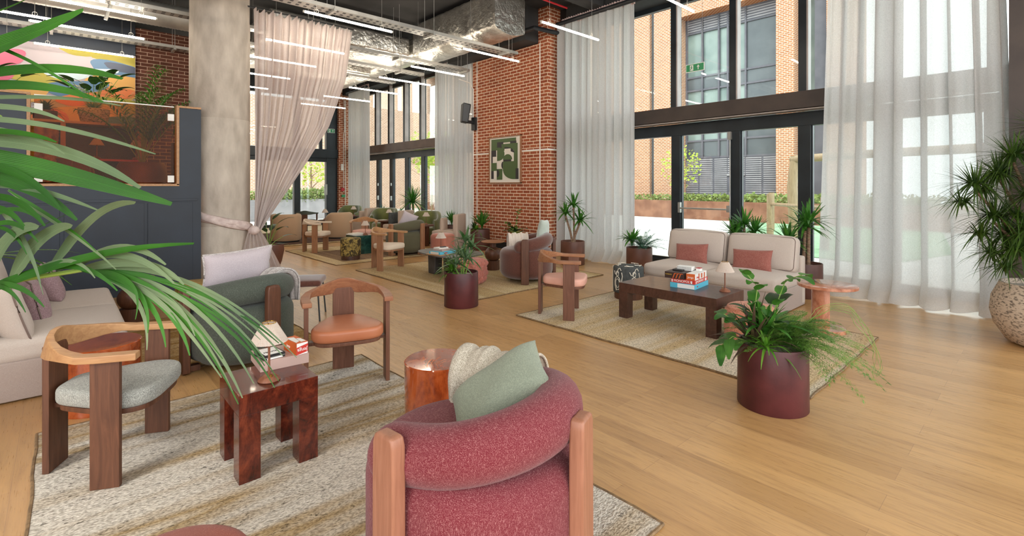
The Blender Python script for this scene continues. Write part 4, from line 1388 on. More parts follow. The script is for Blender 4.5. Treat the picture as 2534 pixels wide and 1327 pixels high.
def cushion(label, w_, h_, th, loc, rot, mat, name='scatter_cushion', edge=None):
    t = thing(name, label, 'cushion', loc, rot=rot)
    obj('cover', G().pillow(w_, h_, th), mat, t, merge=True, ang=85)
    if edge:
        pts = []
        n = 15
        per = []
        for i in range(n):
            per.append((math.sin(PI/2*(2*i/(n-1)-1)), -1))
        for i in range(1, n):
            per.append((1, math.sin(PI/2*(2*i/(n-1)-1))))
        for i in range(1, n):
            per.append((-math.sin(PI/2*(2*i/(n-1)-1)), 1))
        for i in range(1, n):
            per.append((-1, -math.sin(PI/2*(2*i/(n-1)-1))))
        for u, v in per:
            pts.append((w_/2*u*(1-.07*(1-v*v)*abs(u)**3), 0, h_/2*v*(1-.07*(1-u*u)*abs(v)**3)))
        obj('piped_edge', G().tube(pts, .006, 6, flat=2.0), edge, t)
    return t
def axes(a, n):
    a, n = Vector(a).normalized(), Vector(n).normalized()
    n = (n-a*a.dot(n)).normalized()
    z = a.cross(n)
    return Matrix((a, n, z)).transposed().to_euler()
cushion('large sage linen cushion leaning in the berry armchair', .46, .31, .16, (-1.575, 1.375, .675), axes((.54, .59, .56), (-.12, -.66, .74)), 'sage')
cushion('lilac linen lumbar cushion in the grey green armchair', .60, .34, .15, (-4.98, 1.20, .80), (R(10), R(-3), R(102)), 'lilac', edge='throw')
cushion('pale sage velvet cushion standing in the brown armchair', .40, .42, .16, (-5.70, 5.93, .78), (R(6), R(4), R(120)), 'sagevelvet')
cushion('white tasselled cushion in the olive armchair', .36, .32, .13, (-9.85, 5.85, .78), (R(8), R(24), R(70)), 'lilac')

def throw_over(label, loc, rz, mat, w_, drop1, drop2, r, name='throw', wob=.01, fr=False):
    """cloth draped over a rounded arm: short side, over the top, long side"""
    t = thing(name, label, 'blanket', loc, rz)
    arcl = PI*r
    tot = drop1+arcl+drop2
    def fn(u, v):
        s = v*tot
        x = (u-.5)*w_
        ww = wob*math.sin(u*19+v*3)+wob*.5*math.sin(u*43)
        if s < drop1:
            return (x, -r-ww-.012, -(drop1-s))
        if s < drop1+arcl:
            a = (s-drop1)/r
            return (x, -(r+.012+ww)*math.cos(a), (r+.012+ww)*math.sin(a))
        d = s-drop1-arcl
        return (x*(1-.1*d), r+.012+ww*1.6, -d)
    obj('cloth', G().grid(40, 44, fn), mat, t, thick=.012, ang=180)
    if fr:
        g = G()
        for i in range(40):
            x = (i/39-.5)*w_*.95
            g.tube([(x, r+.012, -drop2), (x+rnd.uniform(-.01, .01), r+.014, -drop2-.07)], .003, 4)
        obj('fringe', g, mat, t)
    return t
throw_over('oat herringbone blanket folded over the far arm of the berry armchair', (-1.775, 1.545, .63), R(200), 'blanket', .40, .14, .14, .122)
throw_over('ivory quilted blanket over the far arm of the brown armchair', (-6.13, 5.754, 0.615), R(234), 'blanketw', .34, .20, .16, .122)
throw_over('striped grey throw with fringe hanging from the grey green armchair', (-4.933, 1.504, 0.625), R(197), 'throw', .30, .16, .36, .125, wob=.02, fr=True)
throw_over('beige folded blanket over the olive armchair', (-10.085, 6.036, 0.615), R(205), 'blanketw', .38, .16, .1, .12)

def parsons(name, label, x0, x1, y0, y1, h_, lg, mat, ap):
    t = thing(name, label, 'table', ((x0+x1)/2, (y0+y1)/2, .012))
    hx, hy = (x1-x0)/2, (y1-y0)/2
    obj('table_top', G().box(-hx, hx, -hy, hy, h_-ap, h_), mat, t, bevel=.003)
    for sx in (-1, 1):
        for sy in (-1, 1):
            cx_, cy_ = sx*(hx-lg/2), sy*(hy-lg/2)
            obj('leg', G().cbox((cx_, cy_, (h_-ap)/2), (lg-.001, lg-.001, h_-ap)), mat, t, bevel=.002)
    return t
parsons('side_table', 'square dark burl side table on the banded rug', -3.22, -2.81, .68, 1.085, .46, .105, 'burl', .11)
parsons('coffee_table', 'long dark burl coffee table before the pink cushioned sofa', -3.43, -2.26, 4.85, 5.5, .405, .115, 'dark_table', .105)

def drum(label, loc, r, h_, mat, name='drum_table'):
    t = thing(name, label, 'table', loc)
    obj('body', G().lathe([(r*.985, 0), (r, .01), (r, h_-.03)], 0, 0, 64, cap0=True), mat, t)
    obj('top', G().lathe([(r, h_-.03), (r+.002, h_-.006), (r-.004, h_), (.001, h_)], 0, 0, 64), mat, t)
    return t
drum('glossy amber drum table between the leather chair and berry armchair', (-2.605, 1.756, .012), .205, .45, 'burl_hi')
drum('glossy orange drum table behind the grey herringbone chair', (-4.56, .22, 0), .235, .44, 'burl_hi')

def sphere_table(label, loc, s=1.0):
    t = thing('pedestal_table', label, 'table', loc)
    obj('base', G().cyl(0, 0, 0, .17*s, .125*s, 36), 'walnut', t, bevel=.004)
    obj('ball', G().lathe([(.015+.135*s*math.sin(a*PI/18), .285*s-.135*s*math.cos(a*PI/18)) for a in range(1, 18)], 0, 0, 36), 'walnut', t)
    obj('neck', G().cyl(0, 0, .4*s, .50*s, .06*s, 24), 'walnut', t)
    obj('top', G().lathe([(.001, .5*s), (.19*s, .5*s), (.215*s, .51*s), (.215*s, .522*s), (.205*s, .527*s), (.001, .527*s)], 0, 0, 48), 'walnut_h', t)
    return t
sphere_table('walnut ball pedestal table beside the brown armchair', (-6.93, 5.88, .012))
sphere_table('walnut ball pedestal table at the end of the left sofa', (-7.06, .62, .0), .96)

def round_table(label, loc, r, h_, mat, leg='panel'):
    t = thing('round_side_table', label, 'table', loc)
    obj('top', G().lathe([(.001, h_-.035), (r-.01, h_-.035), (r, h_-.03), (r, h_-.004), (r-.006, h_), (.001, h_)], 0, 0, 56), mat, t)
    if leg == 'panel':
        obj('stem', G().prism([(r*.42*math.cos(math.radians(130+180*i/16))-.02, r*.42*math.sin(math.radians(130+180*i/16))-.03) for i in range(17)], .04, h_-.035), mat, t)
        obj('base', G().cyl(0, 0, 0, .04, r*.62, 48), mat, t, bevel=.003)
    else:
        obj('stem', G().box(-.03, .03, -r*.5, r*.5, .0, h_-.035).box(-r*.5, r*.5, -.03, .03, .0, h_-.035), mat, t, bevel=.003)
    return t
round_table('glossy copper round table with half cylinder stem right of the sofa', (-1.6, 6.0, .012), .28, .50, 'copper')
round_table('walnut round side table holding a lamp, before the nearest green velvet chair', (-10.9, 6.95, 0), .24, .55, 'walnut', 'x')
round_table('walnut round side table with papers before the middle green velvet chair', (-13.1, 7.0, 0), .26, .55, 'walnut', 'x')
round_table('dark round side table holding a lamp near the far brick pilaster', (-15.76, 7.27, 0), .24, .55, 'dark_table', 'x')
round_table('small round table holding a lamp near the far glazed door', (-14.95, 6.02, .017), .24, .50, 'walnut', 'x')

# slate coffee table
t = thing('slate_table', 'rounded slate coffee table with two slab legs and books', 'table', (-7.08, 5.0, .012))
o = [(.62*math.copysign(abs(math.cos(a))**.6, math.cos(a)), .42*math.copysign(abs(math.sin(a))**.6, math.sin(a))*(1+.15*math.cos(a))) for a in [2*PI*i/48 for i in range(48)]]
obj('table_top', G().prism(o, .365, .39), 'stone_top', t, bevel=.005)
obj('leg', G().loft([[(-.24+sx*w_, -.12+sy*.08, z) for sx, sy in ((-1, -1), (1, -1), (1, 1), (-1, 1))] for z, w_ in ((0, .10), (.36, .12))]), 'stone_leg', t, bevel=.02, seg=3)
obj('leg', G().loft([[(.12+sx*.08, .02+sy*w_, z) for sx, sy in ((-1, -1), (1, -1), (1, 1), (-1, 1))] for z, w_ in ((0, .15), (.36, .18))]), 'stone_leg', t, bevel=.02, seg=3)
# marble cube
t = thing('cube_table', 'green marble cube table behind the foliage print stool', 'table', (-10.72, 5.14, .017))
obj('block', G().box(-.26, .26, -.26, .26, 0, .41), 'marble', t, bevel=.004)
obj('plinth', G().box(-.27, .27, -.27, .27, 0, .06), 'marble', t, bevel=.002)

# ---- pleated lamps
def lamp(label, loc, s=1.0, first=[None]):
    if first[0] is None:
        t = thing('table_lamp', label, 'lamp', loc, group='small pleated table lamps')
        obj('base', G().lathe([(.055, 0), (.058, .004), (.05, .018), (.03, .032), (.008, .04)], 0, 0, 32, cap0=True), 'lampwood', t)
        obj('pole', G().cyl(0, 0, .035, .27, .0065, 12), 'lampwood', t)
        obj('switch', G().lathe([(.006, .030), (.006, .040), (.001, .042)], .036, 0, 12), 'brass', t)
        n = 120
        rings = []
        for k, (r, z) in enumerate([(.094, .215), (.066, .265), (.036, .318)]):
            rings.append([((r+(.0028 if j % 2 else 0))*math.cos(2*PI*j/n), (r+(.0028 if j % 2 else 0))*math.sin(2*PI*j/n), z) for j in range(n)])
        obj('lamp_shade', G().loft(rings, True, False, False), 'shade', t, smooth=False)
        obj('shade_ring', G().tube([(.035*math.cos(2*PI*j/24), .035*math.sin(2*PI*j/24), .319) for j in range(25)], .0025, 6).tube([(-.035, 0, .312), (.035, 0, .312)], .002, 5).cyl(0, 0, .27, .312, .008, 10), 'brass', t)
        first[0] = t
        return t
    return dup(first[0], loc, rnd.uniform(0, 6), label)
lamp('pleated white lamp on the square burl side table', (-2.93, .86, .472))
lamp('pleated white lamp on the long coffee table beside the game boxes', (-2.36, 5.26, .417))
lamp('pleated lamp on the green marble cube', (-10.66, 5.2, .427))
lamp('pleated lamp standing among the books of the slate table', (-7.36, 5.03, .402))
lamp('pleated lamp on the side table before the nearest green velvet chair', (-10.88, 6.98, .55))
lamp('pleated lamp on the papered side table of the middle green velvet chair', (-13.0, 7.08, .55))
lamp('pleated lamp on the dark table near the far brick pilaster', (-15.76, 7.27, .55))
lamp('pleated lamp on the small table near the far glazed door', (-14.99, 6.0, .517))

# ---- sofas (front = +y, length along x)
def sofa(label, loc, rz, L, D, name='sofa'):
    t = thing(name, label, 'sofa', loc, rz)
    n = 2
    w_ = L/n
    g = G()
    for i in range(n):
        x = -L/2+w_*(i+.5)
        g.soft((x, 0, .15), (w_-.006, D-.03, .28), .012, 4)
    obj('skirted_base', g, 'sofa_shaded', t, ang=60)
    obj('back_frame', G().soft((0, -D/2+.07, .33), (L, .14, .62), .03, 5), 'sofa', t, ang=60)
    for i in range(n):
        x = -L/2+w_*(i+.5)
        c = obj('seat_cushion', G().soft((x, .07, .36), (w_-.01, D-.12, .17), .05, 9, .045), 'sofa', t, ang=60)
        pts = []
        hx, hy = w_/2-.012, (D-.12)/2-.008
        for q in range(4):
            cx_, cy_ = ((1, 1), (-1, 1), (-1, -1), (1, -1))[q]
            for k in range(5):
                a = math.radians(q*90+k*22.5)
                pts.append((x+cx_*(hx-.05)+.05*math.cos(a), .07+cy_*(hy-.05)+.05*math.sin(a), .40))
        obj('piping', G().tube(pts+pts[:1], .004, 6), 'piping', c)
        b = obj('back_cushion', G().soft((0, 0, 0), (w_-.02, .20, .46), .07, 9, .02, side=.035), 'sofa', t, loc=(x, -D/2+.24, .66), rot=(R(12), 0, 0), ang=60)
        pts = []
        hx, hz = (w_-.02)/2-.02, .21
        for q in range(4):
            cx_, cz_ = ((1, 1), (-1, 1), (-1, -1), (1, -1))[q]
            for k in range(5):
                a = math.radians(q*90+k*22.5)
                pts.append((cx_*(hx-.05)+.05*math.cos(a), .085, cz_*(hz-.05)+.05*math.sin(a)))
        obj('piping', G().tube(pts+pts[:1], .004, 6, up=(0, 1, 0)), 'piping', b)
    return t
sofa('oatmeal two seat sofa with two rose cushions before the right windows', (-3.06, 6.68, .0), R(180), 1.80, 1.0)
sofa('pale linen modular sofa at the far left with mauve cushions', (-6.0, -.16, 0), 0, 2.0, 1.12)
cushion('rose chenille lumbar cushion on the left half of the oatmeal sofa', .50, .29, .13, (-3.47, 6.66, .58), (R(-14), R(-4), R(-2)), 'pinkcush')
cushion('rose chenille lumbar cushion on the right half of the oatmeal sofa', .52, .29, .13, (-2.62, 6.62, .58), (R(-14), R(-3), R(-4)), 'pinkcush')
cushion('mauve tweed cushion on the pale linen sofa, nearer the grey chair', .42, .40, .18, (-5.60, -.17, .62), (R(14), R(8), R(14)), 'mauve', edge='piping')
cushion('mauve tweed cushion on the pale linen sofa, deeper toward the navy wall', .42, .40, .17, (-6.45, -.08, .61), (R(16), R(-14), R(10)), 'mauve')
cushion('white piped cushion slumped at the near end of the pale linen sofa', .56, .50, .2, (-5.22, -.34, .66), (R(18), R(4), R(30)), 'sofa', edge='piping')

# slipper chairs
def slipper(label, loc, rz, full=True, cush='pinkv'):
    t = thing('slipper_chair', label, 'chair', loc, rz)
    obj('seat', G().soft((.05, 0, .24), (.62, .58, .44), .03, 6, .02), 'slip', t, ang=60)
    obj('backrest', G().soft((-.25, 0, .44), (.13, .58, .84), .03, 6), 'slip', t, ang=60)
    g = G()
    for s in (-1, 1):
        g.box(-.28, .35, s*.292-.004, s*.292+.004, .03, .3)
    g.box(.35, .362, -.29, .29, .03, .3)
    obj('skirt', g, 'slip', t)
    return t
slipper('beige slipcovered chair beside the white curtain left of the brick pier', (-10.0, 7.1, 0), R(212))
slipper('beige slipcovered chair behind the olive armchair', (-12.55, 7.15, 0), R(200))
slipper('beige slipcovered chair near the far lamp tables', (-14.6, 7.15, 0), R(200))
cushion('taupe cushion on the slipcovered chair by the brick pier', .36, .34, .12, (-10.12, 7.0, .6), (R(0), R(0), R(122)), 'slip')
cushion('taupe cushion on the far slipcovered chair', .36, .34, .12, (-14.7, 7.1, .6), (R(0), R(0), R(110)), 'slip')
cushion('dark green velvet cushion on the slipcovered chair behind the olive armchair', .38, .36, .12, (-12.66, 7.02, .62), (0, 0, R(110)), 'charcoal')

def tub_chair(label, loc, rz, mat, h_=.76, r=.39, drop=.0, name='tub_chair'):
    t = thing(name, label, 'armchair', loc, rz)
    def shell(e):
        rings = []
        n = 48
        for i in range(n+1):
            k = i/n
            a = math.radians(180-e+2*e*k)
            q = abs(2*k-1)
            top = h_-drop*sm(0, 1, (q-.35)/.6)
            ring = []
            prof = [(r-.02, .04), (r, .1), (r+.005, top-.07), (r-.012, top-.02), (r-.05, top), (r-.088, top-.02), (r-.1, top-.07), (r-.1, .1)]
            for rr, z in prof:
                ring.append((rr*math.cos(a), rr*math.sin(a), z))
            rings.append(ring)
        return G().loft(rings)
    obj('shell', shell(128), mat, t, ang=60)
    o = [(min((r-.06)*math.cos(2*PI*i/40)*1.1, r*1.0), (r-.06)*math.sin(2*PI*i/40)) for i in range(40)]
    obj('seat', G().puck(o, .06, .43, .05, .02), mat, t, ang=60)
    obj('plinth', G().cyl(0, 0, 0, .05, r-.05, 32), 'black', t)
    return t
tub_chair('tan tub chair seen from behind, beside the tapered pot', (-14.25, 4.62, .017), R(160), 'tan')
tub_chair('tan tub chair seen from behind, behind the cream topped chair', (-14.25, 6.12, .017), R(170), 'tan', drop=.2)
tub_chair('moss velvet tub chair nearest the brick pier', (-11.5, 7.36, 0), R(-50), 'velvet', .86, .42, .22)
tub_chair('moss velvet tub chair between the two window plants', (-13.85, 7.36, 0), R(-50), 'velvet', .86, .42, .2)
tub_chair('moss velvet tub chair in front of the far brick pilaster', (-16.6, 7.5, 0), R(-50), 'velvet', .86, .42, .24)

# stools and pouffes
def stool(label, loc, r, h_, mat, base, name='stool'):
    t = thing(name, label, 'stool', loc)
    o = [(r*math.cos(2*PI*i/40), r*math.sin(2*PI*i/40)) for i in range(40)]
    obj('cushioned_body', G().puck(o, .085, h_, .03, .012, rb=.01), mat, t, ang=60)
    obj('base', G().cyl(0, 0, 0, .09, r*.93, 40), base, t)
    return t
stool('foliage print round stool on the taupe centred rug', (-9.9, 4.5, .012), .205, .45, 'camo', 'dark_table')
stool('gold jacquard stool peeping out behind the lilac cushion', (-6.55, 1.16, .012), .21, .45, 'gold', 'dark_table')
t = stool('charcoal stool with ivory figure embroidery beside the coffee table', (-3.93, 5.78, .012), .205, .44, 'charcoal', 'walnut')
g = G()
def onstool(th, z, w_=.012):
    return ((.207+.0005)*math.cos(th), .207*math.sin(th), z)
rr = random.Random(5)
def stroke(p):
    pts = [(.2085*math.cos(a), .2085*math.sin(a), z) for a, z in p]
    g.tube(pts, .0055, 5)
for k in range(3):
    a0 = -2.9+k*1.15
    stroke([(a0+.25*math.cos(b*.5), .22+.09*math.sin(b*.5)) for b in range(14)])
    stroke([(a0+.17*math.cos(b*.5), .22+.06*math.sin(b*.5)) for b in range(14)])
    stroke([(a0-.3+.6*b/6, .38-.05*math.sin(b)) for b in range(7)])
    stroke([(a0+.35+.03*math.sin(b*2), .12+.05*b) for b in range(6)])
    stroke([(a0+.1*math.cos(b*.6), .35+.035*math.sin(b*.6)) for b in range(11)])
    stroke([(a0-.1, .12), (a0-.16, .15), (a0-.05, .17), (a0-.1, .19)])
obj('embroidery', g, 'ivory', t)
g = G()
for k in range(5):
    g.tube([(.17*math.cos(a), .17*math.sin(a), .4525) for a in [k*1.25+q*.1 for q in range(8)]], .005, 5)
    g.tube([(.1*math.cos(k*1.25), .1*math.sin(k*1.25), .456), (.16*math.cos(k*1.25+.4), .16*math.sin(k*1.25+.4), .453)], .005, 5)
obj('top_embroidery', g, 'ivory', t)

def tufted(label, loc, r, h_, mat, tuft=True):
    t = thing('pouffe', label, 'pouffe', loc, R(20))
    n = 60
    def fn(u, v):
        a = 2*PI*u
        sq = 1/max(abs(math.cos(a)), abs(math.sin(a)))
        rad = r*(1+(sq-1)*(.55 if tuft else .15))
        ph = v*PI
        zz = h_/2+h_/2*math.copysign(abs(math.cos(ph))**.45, math.cos(ph))
        rr_ = rad*abs(math.sin(ph))**.35
        d = 0
        if tuft:
            d = .03*(abs(math.sin(a*6+zz*20))+abs(math.sin(a*6-zz*20))-1.2)
            if v < .3:
                d *= .6
        else:
            d = .004*math.sin(zz*180)
        return ((rr_+d)*math.cos(a), (rr_+d)*math.sin(a), zz+.0)
    g = G().grid(121, 50, lambda u, v: fn(u, min(.999, max(.001, v))))
    obj('cover', g, mat, t, ang=180)
    return t
tufted('coral deep buttoned pouffe behind the small maroon planter', (-6.2, 4.78, .012), .235, .40, 'tuft')
tufted('coral woven pouffe behind the big maroon planter', (-1.98, 4.98, .012), .24, .38, 'woven', False)
t = thing('footstool', 'salmon velvet footstool by the slipcovered chair near the pier', 'stool', (-9.62, 6.62, .0), R(20))
obj('cushioned_body', G().soft((0, 0, .22), (.46, .42, .42), .07, 8, .02), 'pinkv', t, ang=60)
t = thing('terracotta_stool', 'terracotta round stool cut off at the bottom edge of the picture', 'stool', (-1.71, .23, .012))
o = [(.23*math.cos(2*PI*i/48), .23*math.sin(2*PI*i/48)) for i in range(48)]
obj('cushioned_body', G().puck(o, .06, .44, .06, .03, rb=.06), 'rust_seat', t, ang=60)
obj('base', G().cyl(0, 0, 0, .07, .19, 36), 'dark_table', t)
# brown low chair behind the grey green armchair
t = thing('low_chair', 'brown seated chair with thin black legs behind the grey green armchair', 'chair', (-5.95, 2.12, 0), R(150))
obj('seat', G().soft((0, 0, .43), (.46, .46, .07), .03, 6, .01), 'brown', t, ang=60)
for sx in (-1, 1):
    for sy in (-1, 1):
        obj('leg', G().tube([(sx*.19, sy*.19, .41), (sx*.22, sy*.22, 0)], .009, 8), 'black', t)

# ---- games and books
def gbox(name, label, c, d, rz, mats, cat='box', top=None, group=None):
    t = thing(name, label, cat, c, rz, group)
    obj('carton', G().box(-d[0]/2, d[0]/2, -d[1]/2, d[1]/2, 0, d[2]), mats, t, bevel=.0015)
    return t
# on the burl table
t = gbox('game_carton', 'flat beige game carton under the tin and tower game box', (-3.20, 1.0, .472), (.26, .27, .06), R(-4), 'k_pink')
t = gbox('game_tin', 'black domino tin on the beige carton beside the lamp', (-3.16, .93, .5325), (.15, .12, .028), R(6), 'k_black')
obj('lid_print', G().cbox((0, 0, .0285), (.13, .10, .001)), 'k_white', t)
obj('rim', G().box(-.077, .077, -.062, .062, .012, .015), 'galv', t)
text('lettering', 'MINUTES', .026, (.02, .0, .0295), (0, 0, PI/2), 'k_black', t, sx=.8)
obj('side_label', G().cbox((.0755, 0, .006), (.001, .09, .009)), 'k_white', t)
t = gbox('tower_game_box', 'red and orange wooden tower game box with upside down lettering', (-3.14, 1.075, .5325), (.17, .072, .072), R(6), 'k_orange')
obj('front_print', G().cbox((.0855, 0, .036), (.001, .07, .07)), 'k_red', t)
g = G().add([(.0865, -.034, .002), (.0865, .034, .002), (.0865, .034, .012)], [(0, 1, 2)]).add([(.0865, -.034, .046), (.0865, .034, .06), (.0865, .034, .07), (.0865, -.034, .07)], [(0, 1, 2, 3)])
g.add([(-.07, -.03, .0728), (.07, -.03, .0728), (.05, 0, .0728), (-.05, .01, .0728)], [(0, 1, 2, 3)]).add([(-.02, .01, .073), (.07, .0, .073), (.07, .03, .073), (.0, .03, .073)], [(0, 1, 2, 3)])
obj('white_print', g, 'k_white', t, smooth=False)
g = G().add([(-.05, -.033, .0726), (.0, -.033, .0726), (.03, .033, .0726), (.01, .033, .0726)], [(0, 1, 2, 3)])
obj('dark_print', g, 'k_brown', t, smooth=False)
text('lettering', 'Jenga', .030, (.0872, .0, .028), (-PI/2, 0, -PI/2), 'k_white', t)
text('lettering', 'Jenga', .022, (-.02, -.0362, .036), (PI/2, 0, 0), 'k_white', t)
# on the coffee table
gx, gy = -2.77, 5.27
t = gbox('game_box', 'turquoise game box, bottom of the stack on the coffee table', (gx, gy, .417), (.28, .40, .055), R(6), 'k_blue')
obj('label_print', G().cbox((.04, -.2005, .027), (.19, .001, .045)), 'k_white', t)
text('lettering', '100', .02, (.1408, -.13, .027), (PI/2, 0, PI/2), 'k_red', t)
t = gbox('game_box', 'red property trading game box in the middle of the stack', (gx, gy, .4725), (.27, .38, .042), R(6), 'k_red')
text('lettering', 'MONOPOLY', .036, (.0, -.191, .021), (PI/2, 0, 0), 'k_white', t, sx=1.0)
text('lettering', 'MONOPOLY', .036, (.136, -.03, .021), (PI/2, 0, PI/2), 'k_white', t, sx=1.0)
g = G().cbox((.1, -.1905, .02), (.014, .001, .03)).cbox((-.12, -.1905, .02), (.012, .001, .03)).cbox((.1355, -.15, .02), (.001, .02, .03)).cbox((.1355, .13, .02), (.001, .05, .03))
obj('pale_print', g, 'k_white', t)
t = gbox('game_box', 'dark brown game box with orange tower print, upper left of the stack', (gx-.09, gy-.03, .515), (.22, .36, .07), R(6), 'k_brown')
g = G()
for k in range(3):
    x = .0+.035*k
    g.add([(x-.02, -.1805, .005), (x-.01, -.1805, .005), (x+.012, -.1805, .062), (x+.002, -.1805, .062)], [(0, 1, 2, 3)])
    g.add([(x+.002, -.1806, .062), (x+.03, -.1806, .062), (x+.03, -.1806, .055), (x+.002, -.1806, .055)], [(0, 1, 2, 3)])
obj('orange_print', g, 'k_orange', t, smooth=False)
text('lettering', 'TUMBLING', .017, (-.065, -.181, .042), (PI/2, 0, 0), 'k_yellow', t, sx=.9)
t = gbox('tower_game_box', 'white and orange tower game box lying at the right of the stack', (gx+.085, gy-.0, .515), (.10, .34, .07), R(6), 'k_white')
obj('front_print', G().cbox((0, -.1705, .035), (.098, .001, .068)).cbox((.0505, -.06, .035), (.001, .03, .06)).cbox((.0505, .02, .035), (.001, .035, .05)).cbox((.0505, .1, .03), (.001, .03, .06)), 'k_orange', t)
text('lettering', 'Jenga', .032, (0, -.1715, .03), (PI/2, 0, 0), 'k_white', t)
text('side_lettering', 'Jenga', .03, (.0512, -.1, .03), (PI/2, 0, PI/2), 'k_red', t)
t = gbox('card_box', 'grey printed card box on top of the game stack', (gx-.06, gy+.03, .5855), (.17, .10, .045), R(10), 'k_white')
g = G()
for k in range(9):
    for q in range(3):
        g.cbox((-.075+k*.018, -.0505, .01+q*.013), (.013, .001, .007))
obj('grid_print', g, 'galv', t)
t = gbox('card_case', 'small black case on top of the game stack', (gx-.09, gy-.08, .5855), (.11, .07, .016), R(4), 'k_black')
t = gbox('card_deck', 'small red and white card deck beside the grey card box', (gx+.07, gy+.09, .5855), (.045, .06, .03), R(0), 'k_white')
obj('red_lid', G().cbox((0, 0, .031), (.046, .061, .006)), 'k_red2', t)
# slate table stack
bx, by = -6.93, 4.76
def book(label, c, d, rz, cover, group=None):
    t = thing('book', label, 'book', c, rz, group)
    obj('cover', G().box(-d[0]/2, d[0]/2, -d[1]/2, d[1]/2, 0, .003).box(-d[0]/2, d[0]/2, -d[1]/2, d[1]/2, d[2]-.003, d[2]).box(-d[0]/2, -d[0]/2+.003, -d[1]/2, d[1]/2, 0, d[2]), cover, t)
    obj('pages', G().box(-d[0]/2+.003, d[0]/2-.004, -d[1]/2+.004, d[1]/2-.004, .003, d[2]-.003), 'k_book', t)
    return t
gbox('game_board', 'thin wooden board under the blue game box on the slate table', (bx, by, .402), (.34, .42, .012), R(8), 'ash_h')
t = gbox('game_box', 'blue game box on the slate table', (bx, by+.01, .4145), (.27, .36, .042), R(8), 'k_blue')
obj('red_print', G().cbox((.1355, -.05, .02), (.001, .06, .02)), 'k_red', t)
obj('teal_end', G().cbox((0, -.1805, .02), (.2, .001, .035)), 'k_book', t)
gbox('game_box', 'beige game box on the blue box of the slate table', (bx-.02, by, .457), (.2, .2, .035), R(14), 'k_pink')
book('white paperback on top of the slate table stack', (bx-.03, by+.0, .4925), (.15, .2, .022), R(4), 'k_white')
gbox('card_case', 'black case on the paperback of the slate table stack', (bx-.0, by+.02, .515), (.05, .1, .012), R(0), 'k_black')
# marble cube books, papers
book('large pale book on the green marble cube', (-10.84, 5.03, .427), (.24, .3, .02), R(10), 'k_white')
book('second pale book on top of the marble cube stack', (-10.84, 5.05, .4475), (.2, .27, .016), R(16), 'k_book')
tag(obj('papers', G().cbox((-13.15, 6.95, .556), (.2, .28, .01), 0, .4), 'k_book'), 'loose papers on the side table of the middle green velvet chair', 'paper')

# ---- behind the amber screen: raised booth
t = thing('booth_sofa', 'brown channelled leather banquette behind the amber screen', 'sofa', (-9.75, -.15, 1.5))
g = G()
for k in range(9):
    g.soft((0, -1.2+k*.2, .32), (.22, .2, .3), .06, 4)
obj('channelled_back', g, 'brown', t, ang=60)
obj('seat', G().soft((-.3, -.4, .18), (.6, 1.9, .3), .06, 6), 'brown', t, ang=60)
t = thing('open_shelf', 'oak shelf unit behind the amber screen', 'shelf', (-10.45, -.2, 1.5))
g = G()
obj('top_board', G().box(-.2, .2, -2.2, 1.25, 1.02, 1.06), 'ash_h', t, bevel=.003)
for y in (-2.1, -.9, .25, 1.2):
    obj('upright', G().box(-.18, .18, y-.03, y+.03, 0, 1.02), 'ash_h', t, bevel=.003)
obj('middle_board', G().box(-.19, .19, -2.1, 1.2, .45, .48), 'm_pink', t)
obj('back_panel', G().box(-.2, -.18, -2.2, 1.25, 0, 1.02), 'navy', t)
lamp('pleated lamp seen through the amber screen', (-10.3, .45, 1.985))
lamp('second pleated lamp behind the amber screen, nearer the column', (-10.3, .95, 1.985))
t = thing('wicker_armchair', 'golden wicker armchair at the left behind the amber screen', 'armchair', (-9.5, -.35, 1.5), R(200))
g = G()
def shell(u, v):
    a = math.radians(60+240*u)
    z = .15+.75*v*(1-.35*abs(2*u-1)**2)
    r = .30+.05*v+.006*math.sin(u*160)+.006*math.sin(v*70)
    return (r*math.cos(a), r*math.sin(a), z)
obj('woven_shell', G().grid(90, 36, shell), 'gold', t, thick=.02, ang=180)
obj('seat', G().cyl(0, 0, .1, .35, .28, 32), 'gold', t)
# ================================================================ plants
def cylpot(t, r, h_, mat, flare=0.0, round_=False, soil=True):
    if round_:
        prof = [(r*.55, 0), (r*.72, .03), (r*.93, h_*.3), (r, h_*.52), (r*.97, h_*.75), (r*.84, h_*.97), (r*.83, h_), (r*.79, h_), (r*.78, h_*.9)]
    else:
        prof = [(r*(1-flare), 0), (r*(1-flare)+.003, .004), (r, h_-.006), (r-.002, h_), (r-.014, h_), (r-.016, h_-.07)]
    obj('pot', G().lathe(prof, 0, 0, 64, cap0=True), mat, t)
    if soil:
        rs = prof[-1][0]
        obj('gravel', G().lathe([(rs, h_-.05), (rs*.6, h_-.035), (.001, h_-.03)], 0, 0, 40), 'soil', t)

def rosette(g, c, n, L, w_, up0, up1, seed, droop=.25, m=0, base=.0, jit=.2, seg=6, fold=.25, tip=.6):
    rr = random.Random(seed)
    c = Vector(c)
    for i in range(n):
        k = i/max(1, n-1)
        a = i*2.39996+rr.uniform(-.2, .2)
        el = math.radians(up0+(up1-up0)*k+rr.uniform(-8, 8))
        l = L*rr.uniform(1-jit, 1+jit)
        d = Vector((math.cos(a)*math.cos(el), math.sin(a)*math.cos(el), math.sin(el)))
        h_ = Vector((math.cos(a), math.sin(a), 0))
        p0 = c+Vector((0, 0, base*(1-k)))
        p1 = p0+d*l*.33
        p2 = p0+d*l*.7-Vector((0, 0, droop*l*.25))
        p3 = p0+d*l-Vector((0, 0, droop*l*(1.1-.6*k)))
        nrm = d.cross(Vector((-h_.y, h_.x, 0)))*-1
        if nrm.z < 0:
            nrm = -nrm
        g.blade(p0, p1, p2, p3, w_*rr.uniform(.8, 1.15), nrm, seg, m, fold, tip)
    return g

